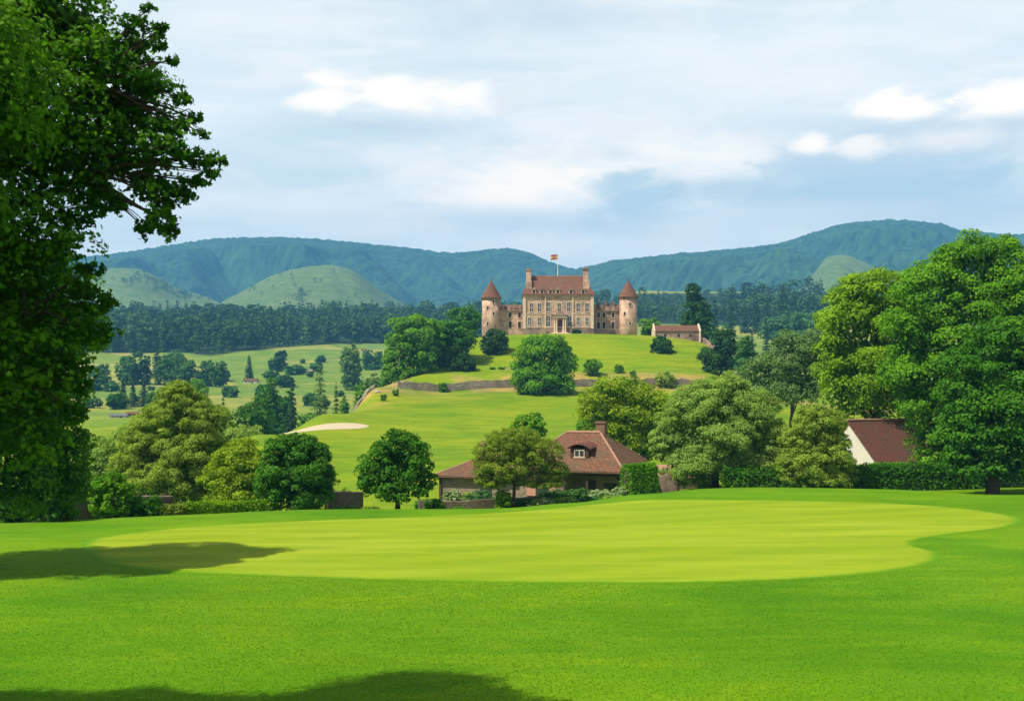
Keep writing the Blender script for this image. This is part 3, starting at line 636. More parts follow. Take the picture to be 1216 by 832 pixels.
# ---- far-off woods, one mass each
def wood(name, spots, mat, seed, quads=190):
    r = np.random.default_rng(seed); protos = []
    for i in range(6):
        if i % 2: P, N, t = conifer_points(r, 1., .19, quads, .05, .8, 9)
        else:
            lb = auto_lobes(r, .62, .62, .12, 1., 7); P, N, t, _ = crown_points(lb, quads, r, csz=.4, fill=.12, ncl=26)
        protos.append((P, N, t))
    cos = []; ts = []
    for (x, y, z, h, kind, tv) in spots:
        P, N, t = protos[(r.integers(0, 3)) * 2 + kind]; a = r.random() * 6.28; ca, sa = math.cos(a), math.sin(a)
        Q = P @ np.array([[ca, sa, 0], [-sa, ca, 0], [0, 0, 1]]) * h * np.array([1 + .25 * r.random(), 1, 1]) + [x, y, z]; NN = N @ np.array([[ca, sa, 0], [-sa, ca, 0], [0, 0, 1]])
        co, f, k = leaf_quads(Q, NN, np.full(len(Q), h * (.105 if kind else .125)), r, .75); cos.append(co); ts.append(np.repeat(np.clip(t * .6 + tv * .5, 0, 1), k))
    co = np.concatenate(cos); f = np.arange(len(co)).reshape(-1, 4)
    return tag(npmesh(name, co, f, mat, None, np.concatenate(ts)), kind='stuff')
WOODLEAF = leafmat('distant_wood_leaves', (.012, .048, .012), (.080, .165, .034), .25)
def spots_in(n, fn, seed, hmin, hmax, pcon=.45):
    r = np.random.default_rng(seed); out = []
    while len(out) < n:
        px, Y = fn(r); x = PX(px, Y); cl_ = vnoise(np.array([x / 70.]), np.array([Y / 90.]))[0]
        out.append((x, Y, gz(x, Y) - .5, r.uniform(hmin, hmax) * (.85 + .3 * cl_), int(r.random() < pcon * (.4 + 1.6 * (cl_ > .55))), r.random()))
    return out
def edgeL(px): return np.interp(px, [-600, 120, 200, 250, 330, 440, 480, 620], [860, 840, 850, 800, 870, 950, 950, 960])
s1 = spots_in(2300, lambda r: (lambda px: (px, edgeL(px) + (1500 - edgeL(px)) * r.random() ** 1.35))(r.uniform(-350, 720)), 5, 17, 28)
w1 = wood('forest', s1, WOODLEAF, 3); tag(w1, 'blue-green mixed forest filling the valley side below the grassy hills', 'forest')
s2 = [(x, y, z, h * (.62 if 608 + x / y * F < 868 else 1.0), k_, t_) for (x, y, z, h, k_, t_) in spots_in(1100, lambda r: (r.uniform(690, 1500), r.uniform(930, 1345)), 6, 17, 27, .3)]
w2 = wood('forest', s2, WOODLEAF, 4); tag(w2, 'dark distant forest to the right of the castle', 'forest')

sp3 = []; r3 = np.random.default_rng(31)
for (DX, DY, DZ, DR, sd3) in DOME:
    for _ in range(2600):
        a, b = r3.integers(3, 100), r3.integers(3, DX.shape[1] - 3)
        if DY[a, b] > 2500: continue
        q = vnoise(np.array([DX[a, b] / 75. + sd3]), np.array([DY[a, b] / 110. + sd3]))[0] * .75 + .4 * max(0, DR[a, b] - .45)
        if q > .60 or r3.random() < .012: sp3.append((DX[a, b] + r3.uniform(-4, 4), DY[a, b] + r3.uniform(-4, 4), DZ[a, b] - .5, r3.uniform(8, 15), int(r3.random() < .2), r3.random()))
w3 = wood('scattered_woods', sp3, WOODLEAF, 8, 60); tag(w3, 'small dark copses scattered over the grassy hills', 'woods')
# ------------------------------------------------------------------ individual trees, far to near (photograph rows and columns)
G1 = 'conifers in the valley left of the castle hill'
for (px, Y, top, ww, bot, lab) in [
    (146, 430, 447, 15, None, 'narrow fir leftmost of the dark trio on the valley field'), (158, 425, 452, 15, None, 'middle fir, lowest of the dark trio on the valley field'),
    (171, 430, 449, 18, None, 'rightmost and widest fir of the dark trio on the valley field'),
    (186, 640, 398, 14, None, 'lone dark fir standing on the pale rise below the forest'), (188, 600, 428, 12, None, 'slim fir in front of the round trees under the pale rise'),
    (296, 620, 421, 15, None, 'small fir beside the red-roofed farm shed'), (347, 300, 446, 23, None, 'pointed dark fir right of the large round tree group'),
    (265, 240, 470, 20, None, 'narrow fir at the left of the round dark tree'), (327, 700, 425, 8, None, 'tiny fir beside the round tree on the upper field')]:
    conifer('fir_tree', lab, px, Y, top, ww, bot, group=G1)
conifer('spruce_tree', 'tall lacy grey-green spruce above the sand bunker', 380, 290, 431, 34, None, 'grey', G1, dens=.75, pw=.7)
conifer('spruce_tree', 'short spruce right behind the tall lacy spruce above the bunker', 399, 300, 450, 15, None, 'cool', G1)
G2 = 'round trees in the valley fields'
for (px, Y, top, ww, bot, mat, lab) in [
    (118, 560, 430, 34, None, 'cool', 'round tree at the left end of the valley tree row'), (152, 600, 418, 30, None, 'cool', 'bluish round tree under the pale rise, second in the row'), (170, 600, 417, 22, None, 'fir', 'dark oval tree in the middle of the valley row'),
    (205, 600, 412, 40, None, 'cool', 'large round tree below the pale rise'), (222, 590, 424, 30, None, 'cool', 'low round tree at the right end of the valley row'),
    (246, 590, 424, 26, None, 'cool', 'domed tree left of the pair on the sloping field'), (260, 585, 426, 22, None, 'cool', 'domed tree right of the pair on the sloping field'),
    (333, 690, 413, 19, None, 'fir', 'dark round tree alone on the upper field'), (322, 700, 424, 7, None, 'cool', 'tiny bush left of the dark round tree on the upper field'),
    (417, 560, 402, 27, None, 'grey', 'tall oval grey-green tree on the upper field left of the castle hill'), (437, 700, 412, 16, None, 'cool', 'bluish round tree behind the tall oval tree'), (449, 700, 413, 14, None, 'cool', 'smaller bluish tree next to the wooded bank'),
    (228, 380, 446, 42, None, 'mid', 'spreading tree top behind the big olive willow'), (318, 330, 441, 34, None, 'deep', 'tall round tree behind the dark round tree in the valley'), (300, 235, 465, 54, None, 'deep', 'large dark round tree standing in the near valley'),
    (338, 330, 458, 26, None, 'deep', 'low round tree between the tall round tree and the pointed fir'), (365, 330, 484, 26, None, 'mid', 'small round bush beside the red-roofed barn'),
    (195, 350, 487, 30, None, 'cool', 'low bluish bush behind the left willow'), (110, 420, 470, 24, None, 'cool', 'small tree beside the dark overhanging maple'), (285, 200, 501, 70, None, 'olive', 'wide pale olive thicket behind the dark clipped bush'),
    (180, 400, 462, 16, None, 'cool', 'small rounded bush right of the fir trio'), (443, 340, 437, 26, None, 'grey', 'dull green bush at the edge of the castle hill'), (428, 330, 447, 16, None, 'mid', 'small bush on the rocky edge of the castle hill')]:
    tree('round_tree', lab, px, Y, top, ww, bot, mat, group=G2, leaf=2.9, k=8)
r_ = np.random.default_rng(77)
proto = tree('hedgerow_tree', 'small dark hedgerow tree dotted over the distant valley fields', 500, 520, 462, 9, None, 'cool', group='hedgerow trees of the valley', leaf=2.6, k=5)
base_h = Z(462, 520) - proto.location.z
for i in range(56):
    px = r_.uniform(110, 450) if i < 38 else r_.uniform(850, 1000); Y = r_.uniform(400, 820); x = PX(px, Y); s = r_.uniform(.5, 1.3) * 5.5 / base_h * (1 if i % 4 else .5)
    c = copy_tree(proto, (x, Y, gz(x, Y)), (s * r_.uniform(.9, 1.5), s, s), r_.uniform(0, 6))
x = PX(455, 600); proto.location = (x, 600, gz(x, 600))
# right side distance
G3 = 'conifers beyond the castle on the right'
for (px, Y, top, ww, mat, lab) in [
    (868, 700, 352, 14, 'fir', 'tall slim fir in front of the right forest, second from the cedar'), (849, 560, 349, 16, 'fir', 'slim blue-green fir just right of the big dark cedar'), (897, 760, 343, 20, 'fir', 'tall fir topping the middle of the right forest'),
    (911, 800, 352, 18, 'fir', 'fir in the middle of the right forest edge'), (930, 760, 336, 26, 'fir', 'broad dark fir, tallest of the right forest'), (943, 800, 341, 20, 'fir', 'fir right beside the tallest one of the right forest'), (966, 800, 347, 22, 'fir', 'fir at the far right of the forest edge by the bright tree'),
    (884, 760, 355, 14, 'fir', 'small fir left of the forest middle'), (893, 520, 392, 12, 'fir', 'little fir left of the pair on the right-hand field'), (910, 520, 381, 14, 'fir', 'bluish fir, taller one of the pair on the right-hand field'), (924, 515, 386, 13, 'fir', 'bluish fir, right one on the right-hand field')]:
    conifer('fir_tree', lab, px, Y, top, ww, None, mat, G3)
for (px, Y, top, ww, mat, lab) in [(950, 700, 365, 60, 'cool', 'wide bluish tree in front of the right forest'), (858, 480, 382, 26, 'cool', 'small rounded tree behind the stone outbuilding wall'), (918, 700, 372, 40, 'cool', 'low round tree at the foot of the right forest'), (985, 620, 372, 50, 'cool', 'round tree half behind the bright lime tree')]:
    tree('round_tree', lab, px, Y, top, ww, None, mat, group='round trees beyond the castle', leaf=3, k=8)
tree('cedar_tree', 'big black-green cedar towering beside the stone outbuilding', 829, 345, 337, 36, 404, 'dark', cat='cedar', leaf=3, lobes=[(823, 350, 9, 14), (827, 366, 13, 16), (829, 382, 17, 16), (835, 396, 17, 12), (822, 390, 13, 14)], trunk=.5, dens=1.5)
tree('round_tree', 'rounded green tree between right tower and outbuilding', 772, 335, 374, 27, None, 'mid', leaf=2.8, k=8)
tree('round_tree', 'dark tree half hidden behind the left castle tower', 552, 345, 360, 46, 402, 'deep', leaf=3, k=9)
# wooded bank left of the castle
tree('broad_tree', 'bright layered tree leading the wooded bank left of the castle', 480, 285, 373, 62, 470, 'mid', leaf=3.2, dens=1.5, trunk=.4, group='trees on the bank left of the castle', lobes=[(490, 398, 26, 24), (478, 412, 18, 16), (472, 430, 16, 18), (496, 425, 24, 20), (510, 400, 18, 20), (480, 446, 18, 12), (462, 444, 9, 14), (458, 458, 6, 10)])
tree('broad_tree', 'dark spreading tree on the bank nearest the castle', 535, 292, 376, 62, 445, 'deep', leaf=3.2, dens=1.5, trunk=.4, group='trees on the bank left of the castle', lobes=[(540, 396, 22, 20), (522, 402, 20, 22), (552, 402, 14, 14), (520, 424, 20, 16), (542, 412, 18, 12), (505, 436, 14, 12)])
# castle lawn
G4 = 'clipped round bushes on the castle lawn'
def bush(name, label, px, Y, top, ww, mat='deep', bot=None, group=None, **kw):
    bot = None if bot is None else bot + .12 * (bot - top)
    return tree(name, label, px, Y, top, ww, bot, mat, 'bush', group, big=.90, small=.30, k=14, csz=.24, **kw)
bush('round_bush', 'dark round bush on the lawn below the left castle tower', 588, 300, 388.5, 36, 'dark', 426, G4, leaf=2.4, dens=1.3)
bush('round_bush', 'low dark bush above the left end of the terrace wall', 551, 285, 417.5, 31, 'dark', 447, G4, leaf=2.4, dens=1.3)
bush('round_bush', 'dark round bush casting a shadow below the stone outbuilding', 786, 300, 397, 29, 'dark', 427, G4, leaf=2.4, dens=1.3)
bush('small_shrub', 'green shrub on the terrace right of the big lawn tree', 704, 277, 424, 23, 'mid', 447, G4, leaf=2.4)
bush('small_shrub', 'tiny shrub alone on the middle of the terrace edge', 735, 279, 431, 12, 'mid', None, G4, leaf=2.2)
bush('small_shrub', 'low shrub leaning on the right end of the terrace wall', 790, 271, 440, 26, 'olive', None, G4, leaf=2.4)
bush('small_shrub', 'tiny dark shrub left of the stone bench', 585, 286, 436.5, 8, 'deep', None, G4, leaf=2)
bush('small_shrub', 'flat dark shrub beside the stone bench', 597, 286, 436, 12, 'deep', None, G4, leaf=2)
bush('small_shrub', 'dark low shrub against the castle front right of the door', 685, 318.5, 391, 13, 'dark', None, G4, leaf=2)
bush('small_shrub', 'small shrub at the foot of the terrace wall', 526, 271, 453, 12, 'mid', None, G4, leaf=2)
for (px, py, lab) in [(456, 476, 'tiny shrub on the rough slope by the rocks'), (411, 479, 'tiny shrub lowest on the rocky slope'), (470, 470, 'green shrub at the top of the rough slope'), (408, 470, 'bushy shrub on the ruined terrace corner'), (752, 448, 'tiny shrub on top of the terrace wall, far right')]:
    x, yy = on_ground(px, py, 180); tree('small_shrub', lab, px, yy, py - 9, 10, None, 'mid', 'bush', 'small shrubs on the rough slope', leaf=2, k=5)
tree('lawn_tree', 'large dense tree rising through the terrace wall below the castle', 646, 258, 397, 74, 478, 'mid', leaf=3.0, dens=1.5, trunk=.5, k=12, lobes=[(646, 424, 30, 27), (630, 436, 20, 20), (664, 436, 20, 22), (646, 452, 34, 22), (624, 456, 15, 18), (668, 458, 14, 14), (640, 408, 18, 11), (658, 412, 16, 12)])
tree('evergreen_tree', 'dark rounded evergreen at the right foot of the castle lawn', 856, 285, 391, 46, 443, 'dark', leaf=2.8, lobes=[(860, 408, 15, 17), (853, 426, 21, 17), (846, 432, 13, 12), (868, 424, 14, 18)], dens=1.4)
tree('evergreen_tree', 'pointed green evergreen next to the dark rounded one', 885, 270, 398, 34, 445, 'cool', leaf=2.8, lobes=[(886, 414, 9, 16), (884, 430, 14, 16), (894, 430, 12, 14)], dens=1.4)
tree('broad_tree', 'grey-green spreading tree between the evergreens and the lime tree', 940, 165, 392, 110, 482, 'grey', leaf=3.2, dens=1.4, trunk=.3, lobes=[(955, 412, 34, 20), (925, 435, 34, 18), (960, 440, 36, 22), (905, 445, 24, 16), (940, 462, 40, 18), (985, 430, 24, 30)])
# behind the cottage
tree('layered_tree', 'yellow-green layered tree behind the tiled cottage roof', 742, 125, 444, 110, 545, 'yellow', leaf=3.2, dens=1.5, trunk=.3, droop=.3, lobes=[(740, 462, 36, 15), (720, 474, 34, 14), (765, 478, 32, 14), (708, 490, 24, 12), (745, 494, 44, 15), (775, 498, 20, 14), (730, 514, 34, 16), (760, 524, 26, 18)])
LMd = tree('shaded_tree', 'deep green tree under the layered yellow tree behind cottage', 735, 132, 480, 90, 550, 'deep', leaf=3.2, dens=1.2, lobes=[(735, 520, 45, 30), (770, 525, 28, 24), (700, 512, 18, 18)])
tree('small_tree', 'small round tree top showing above the bronze-green tree', 629, 125, 487, 46, 530, 'mid', leaf=3, k=8)
tree('willow_tree', 'wide sage-green bushy willow right of the cottage', 848, 96, 444, 165, 582, 'sage', leaf=2.7, dens=1.6, trunk=.35, droop=.25, lobes=[(845, 478, 46, 32), (815, 500, 36, 30), (885, 492, 42, 34), (848, 520, 60, 36), (796, 525, 24, 26), (905, 525, 34, 34), (830, 552, 46, 26), (885, 555, 44, 24), (868, 462, 24, 18)], csz=.22, fill=.28, asp=.5)
tree('flowering_tree', 'pale yellow-green bushy tree left of the white house', 975, 88, 477, 95, 582, 'olive', leaf=2.7, dens=1.5, trunk=.2, droop=.2, lobes=[(972, 502, 30, 24), (955, 525, 28, 26), (985, 528, 24, 28), (972, 550, 44, 26), (945, 556, 24, 20), (996, 560, 20, 18), (975, 570, 40, 12)], csz=.22, fill=.28, asp=.5)
# right hand giants
tree('lime_tree', 'bright yellow-green round-headed tree beside the huge dark one', 1040, 112, 320, 150, 560, 'bright', leaf=3.8, dens=1.4, trunk=.5, lobes=[(1040, 352, 48, 32), (1010, 385, 40, 36), (1060, 395, 50, 46), (1000, 430, 32, 34), (1040, 445, 50, 46), (1015, 466, 40, 32), (1062, 462, 40, 34), (1022, 352, 30, 22)])
tree('great_tree', 'huge mid-green tree, tallest at the right of the fairway', 1150, 100, 280, 260, 570, 'mid', leaf=3.8, dens=1.4, trunk=.7, lobes=[(1155, 318, 42, 38), (1110, 350, 46, 44), (1185, 345, 50, 48), (1090, 400, 40, 44), (1140, 400, 60, 50), (1210, 380, 60, 60), (1100, 455, 46, 48), (1160, 460, 60, 50), (1124, 505, 38, 42), (1098, 478, 30, 24), (1140, 520, 56, 44), (1230, 460, 70, 70), (1118, 548, 32, 24), (1260, 340, 60, 60), (1180, 300, 30, 22), (1130, 312, 26, 22)])
tree('maple_tree', 'dense front maple with dark trunk at the right edge', 1178, 84, 378, 200, 572, 'deep', leaf=4.2, dens=1.5, trunk=.42, lobes=[(1200, 412, 44, 32), (1165, 440, 42, 34), (1225, 445, 50, 44), (1150, 480, 36, 34), (1195, 485, 56, 40), (1155, 525, 40, 30), (1210, 525, 50, 36), (1250, 500, 50, 50), (1178, 552, 44, 18), (1146, 545, 24, 20), (1236, 555, 40, 20)])
# left mid
tree('willow_tree', 'big olive willow with feathery crown left of the golf slope', 208, 88, 452, 190, 604, 'olive', leaf=2.7, dens=1.6, trunk=.35, droop=.3, lobes=[(215, 482, 30, 28), (200, 505, 40, 30), (238, 505, 36, 30), (180, 530, 36, 32), (228, 540, 50, 36), (165, 560, 34, 34), (200, 570, 52, 32), (236, 572, 26, 26), (240, 528, 30, 24), (212, 466, 18, 14), (150, 580, 26, 22)], csz=.22, fill=.28, asp=.5)
tree('willow_tree', 'low grey-green thicket between maple and olive willow', 135, 100, 500, 90, 600, 'sage', leaf=2.7, dens=1.3, lobes=[(140, 540, 34, 28), (120, 565, 34, 26), (160, 520, 24, 20), (105, 545, 20, 26), (150, 570, 30, 26)], csz=.22, fill=.28, asp=.5)
tree('yellow_bush', 'yellow-green bushy tree left of the dark clipped bush', 287, 84, 520, 80, 600, 'yellow', 'bush', leaf=3.2, dens=1.5, lobes=[(285, 548, 32, 26), (300, 570, 30, 28), (268, 572, 30, 28), (285, 585, 36, 16)])
bush('clipped_bush', 'large dark egg-shaped bush before the golf slope', 351, 78, 515, 93, 'deep', 607, leaf=3.4, dens=1.5, lobes=[(351, 562, 43, 45), (351, 578, 46, 36), (340, 548, 30, 30), (364, 550, 28, 30), (330, 575, 26, 30), (374, 575, 24, 30), (351, 535, 24, 20)])
tree('round_tree', 'dark round-crowned tree with short trunk left of the cottage', 472, 73, 509, 98, 592, 'deep', leaf=3.8, dens=1.5, trunk=.17, lobes=[(470, 530, 26, 20), (458, 548, 28, 20), (488, 546, 26, 22), (445, 568, 22, 15), (470, 565, 34, 22), (498, 570, 18, 16), (470, 582, 38, 11), (440, 578, 16, 9), (502, 582, 12, 8)])
tree('umbrella_tree', 'bronze-green flat-headed tree with forked trunk before the cottage', 611, 79, 503, 116, 580, 'brown', leaf=2.6, dens=1.4, asp=.5, trunk=.15, lobes=[(612, 523, 36, 16), (592, 540, 30, 18), (636, 538, 34, 18), (578, 560, 18, 16), (612, 555, 44, 18), (655, 560, 22, 13), (645, 575, 28, 5), (585, 572, 22, 8)], csz=.22)
bush('round_bush', 'bright green shrub by the stone wall under the big left trees', 131, 68, 558, 60, 'mid', 615, leaf=3.8, dens=1.4)
tree('garden_shrub', 'dark shrub leaning over the left stone wall beside the bright green shrub', 172, 69, 585, 50, None, 'deep', 'bush', leaf=3.4, k=8)
tree('garden_shrub', 'dull green shrub against the far left stone wall', 15, 64, 578, 70, None, 'deep', 'bush', leaf=3.8, k=8)
# the dark tree at the left edge behind the maple
tree('broad_tree', 'dark tree standing behind the overhanging maple at left edge', -20, 43, 310, 260, 600, 'deep', leaf=5.5, dens=1.3, trunk=.35, lobes=[(40, 420, 60, 50, -2), (-20, 430, 80, 60, -3), (-80, 400, 80, 60, -3), (30, 480, 60, 50, -2), (0, 350, 60, 50, -2.5), (-60, 480, 80, 60, -2.5), (60, 350, 50, 46), (-10, 340, 60, 50), (80, 395, 44, 40), (-60, 310, 80, 60), (-40, 400, 80, 60), (20, 440, 60, 50), (-110, 440, 80, 60), (60, 480, 44, 40), (0, 500, 80, 50), (50, 530, 52, 40), (-80, 520, 80, 60), (30, 570, 60, 36), (72, 560, 34, 40), (-130, 420, 80, 60)])
bush('dark_shrub', 'dark conical shrub under the left-edge tree', 62, 60, 545, 80, 'deep', 617, leaf=4.5, dens=1.4)

# the overhanging maple, near the camera; rows of lobes at its own distance
def near_maple():
    Y0 = 18.0; Xp = -12.2; z0 = gz(Xp, Y0)
    o = empty('maple_tree', (Xp, Y0, z0), 0, 'large overhanging maple filling the left edge of the view', 'tree')
    def Lo(px, py, rx, rz, dy=0., ry=None):
        Yq = Y0 + dy; m = Yq / F
        return (PX(px, Yq) - Xp, dy, Z(py, Yq) - z0, rx * m, (ry or rx) * m, rz * m)
    lb = [Lo(-60, 40, 130, 80), Lo(20, 60, 80, 60, .6), Lo(75, 25, 60, 40, 0), Lo(110, 70, 50, 34, -.4), Lo(150, 60, 42, 22, .5), Lo(60, 130, 80, 50, -.3), Lo(150, 125, 50, 26, .3), Lo(175, 100, 36, 16, 0),
          Lo(190, 175, 44, 16, -.3), Lo(236, 190, 36, 10, 0), Lo(262, 192, 14, 6, 0), Lo(215, 178, 26, 8, .2), Lo(165, 145, 60, 20, .6), Lo(200, 150, 34, 12, -.2), Lo(215, 118, 14, 10, 0), Lo(185, 50, 16, 12, 0), Lo(232, 216, 22, 9, .2), Lo(242, 160, 10, 9, 0), Lo(228, 140, 16, 8, .1), Lo(190, 35, 12, 9, 0), Lo(160, 30, 22, 14, 0), Lo(205, 72, 12, 8, 0), Lo(165, 95, 40, 14, -.3), Lo(135, 100, 60, 40, .8), Lo(120, 150, 60, 50, .9), Lo(110, 50, 50, 40, .9), Lo(160, 200, 50, 20, .5), Lo(120, 395, 26, 16, .2), Lo(125, 360, 20, 14, 0), Lo(110, 320, 24, 12, 0), Lo(205, 275, 12, 16, 0), Lo(196, 245, 14, 14, .1), Lo(250, 205, 14, 6, 0), Lo(175, 10, 14, 8, 0), Lo(150, 178, 60, 26, .4), Lo(90, 200, 60, 46, 0), Lo(10, 220, 90, 60, 0), Lo(185, 225, 38, 22, .2), Lo(190, 262, 22, 20, -.2), Lo(172, 272, 12, 18, .2), Lo(215, 232, 20, 16, .4), Lo(120, 240, 36, 22, 0),
          Lo(50, 290, 60, 40, 0), Lo(85, 262, 34, 16, .3), Lo(20, 330, 70, 50, .4), Lo(70, 375, 50, 30, .4), Lo(100, 345, 26, 14, 0), Lo(30, 410, 70, 50, 0), Lo(100, 395, 36, 18, -.2), Lo(70, 440, 44, 30, .2), Lo(20, 480, 60, 40, .3), Lo(95, 455, 20, 16, 0), Lo(30, 520, 56, 34, .2), Lo(85, 492, 24, 16, 0),
          Lo(-60, 150, 120, 80, 1.5), Lo(-100, 300, 110, 90, 0), Lo(-80, 430, 100, 70, .6), Lo(-60, 90, 120, 90, -2.2), Lo(-120, 260, 120, 100, -2), Lo(-200, 150, 150, 120, 0), Lo(-260, 330, 150, 110, 0), Lo(-120, -10, 160, 90, 1), Lo(-220, -10, 150, 90, 0), Lo(-420, 60, 150, 110, 0), Lo(-580, 20, 150, 110, 0), Lo(-760, 40, 150, 110, 0), Lo(-900, 90, 130, 110, 0), Lo(-700, 170, 130, 120, 0), Lo(-480, 260, 150, 110, 0), Lo(-20, -40, 90, 50, .3), Lo(70, -25, 50, 30, .2), Lo(-220, 30, 140, 110, -1), Lo(-180, 470, 100, 60, 0), Lo(-330, 150, 130, 130, 0)]
    r = np.random.default_rng(41); P, N, t, s_ = crown_points(lb, 230000, r, csz=.34, fill=.2, droop=.35, ncl=4200)
    co, f, k = leaf_star(P, N, .092 * np.minimum(s_, 1.35), r); npmesh('crown', co, f, LM['maple'], o, np.repeat(t, k))
    mb = MB(); rd = random.Random(3)
    tr = [(0, 0, -.3), (.05, 0, 2), (-.1, .1, 4.2), (0, 0, 6.5), (.3, .1, 9), (.3, 0, 12)]; mb.tube(tr, [.5, .36, .32, .27, .2, .08], 12)
    hubs = [Vector(Lo(a, b, 1, 1)[:3]) for (a, b) in ((0, 260), (40, 130), (20, 20), (90, 215), (100, 110), (30, 380), (20, 470), (-150, 120), (-300, 200), (-150, 350))]
    for h_ in hubs:
        zt = min(max(h_.z - 1.6, 2.4), 11.0); i = min(4, max(1, int(zt / 2.4))); s0 = Vector(tr[i]); a = s0.lerp(h_, .35) + Vector((0, .2, .35)); b = s0.lerp(h_, .7) + Vector((0, -.15, .3))
        mb.tube([s0, a, b, h_], [.15, .11, .075, .045], 8)
    for q in lb:
        e = Vector((q[0] + q[3] * .1, q[1], q[2])); s0 = min(hubs, key=lambda h_: (h_ - e).length + (2 if h_.x > e.x + .5 else 0))
        kx = Vector((rd.uniform(-.12, .12), rd.uniform(-.2, .2), rd.uniform(.05, .3))); m1 = s0.lerp(e, .35) + kx; m2 = s0.lerp(e, .7) + kx * .6; mb.tube([s0, m1, m2, e], [.035, .026, .015, .006], 6)
        for j in range(4):
            a = s0.lerp(e, .0).lerp(m2, rd.uniform(.5, 1)) if j % 2 else m2.lerp(e, rd.random()); b = e + Vector((rd.uniform(-.7, .6) * q[3], rd.uniform(-.7, .7) * q[4], rd.uniform(-.6, .5) * q[5])); mb.tube([a, a.lerp(b, .5) + Vector((0, rd.uniform(-.1, .1), .08)), b], [.012, .008, .004], 4)
    mb.build('trunk', BARK, o, True)
near_maple()

# ------------------------------------------------------------------ castle
def window(parent, x0, x1, z0, z1, y, mat='glass', proud=.10, surr=.18, bars=True):
    """a window in a wall facing local -y at y: stone surround with glass set behind it"""
    fr = MB(); s = surr
    fr.box(x0 - s, x0, y - proud, y + .05, z0 - s, z1 + s); fr.box(x1, x1 + s, y - proud, y + .05, z0 - s, z1 + s)
    fr.box(x0, x1, y - proud, y + .05, z1, z1 + s); fr.box(x0, x1, y - proud - .06, y + .05, z0 - s, z0)
    o = fr.build('window', M['trim'], parent)
    MB().box(x0, x1, y - .015, y + .04, z0, z1).build('pane', M[mat], o)
    if bars:
        b = MB(); xm = (x0 + x1) / 2; b.box(xm - .04, xm + .04, y - .05, y - .02, z0, z1); zm = (z0 + z1) / 2; b.box(x0, x1, y - .055, y - .025, zm - .04, zm + .04); b.build('glazing_bar', M['white'], o)
    return o
def hip_roof(x0, x1, y0, y1, z0, z1, rx0, rx1, t=.25, ym=None):
    ym = (y0 + y1) / 2 if ym is None else ym; b = MB(); A, B, Cc, D = (x0, y0, z0), (x1, y0, z0), (x1, y1, z0), (x0, y1, z0); E, Fp = (rx0, ym, z1), (rx1, ym, z1)
    vs = [A, B, Cc, D, E, Fp] + [(p[0], p[1], p[2] - t) for p in (A, B, Cc, D)]
    return b.add(vs, [(0, 1, 5, 4), (2, 3, 4, 5), (1, 2, 5), (3, 0, 4), (0, 6, 7, 1), (1, 7, 8, 2), (2, 8, 9, 3), (3, 9, 6, 0), (9, 8, 7, 6)])
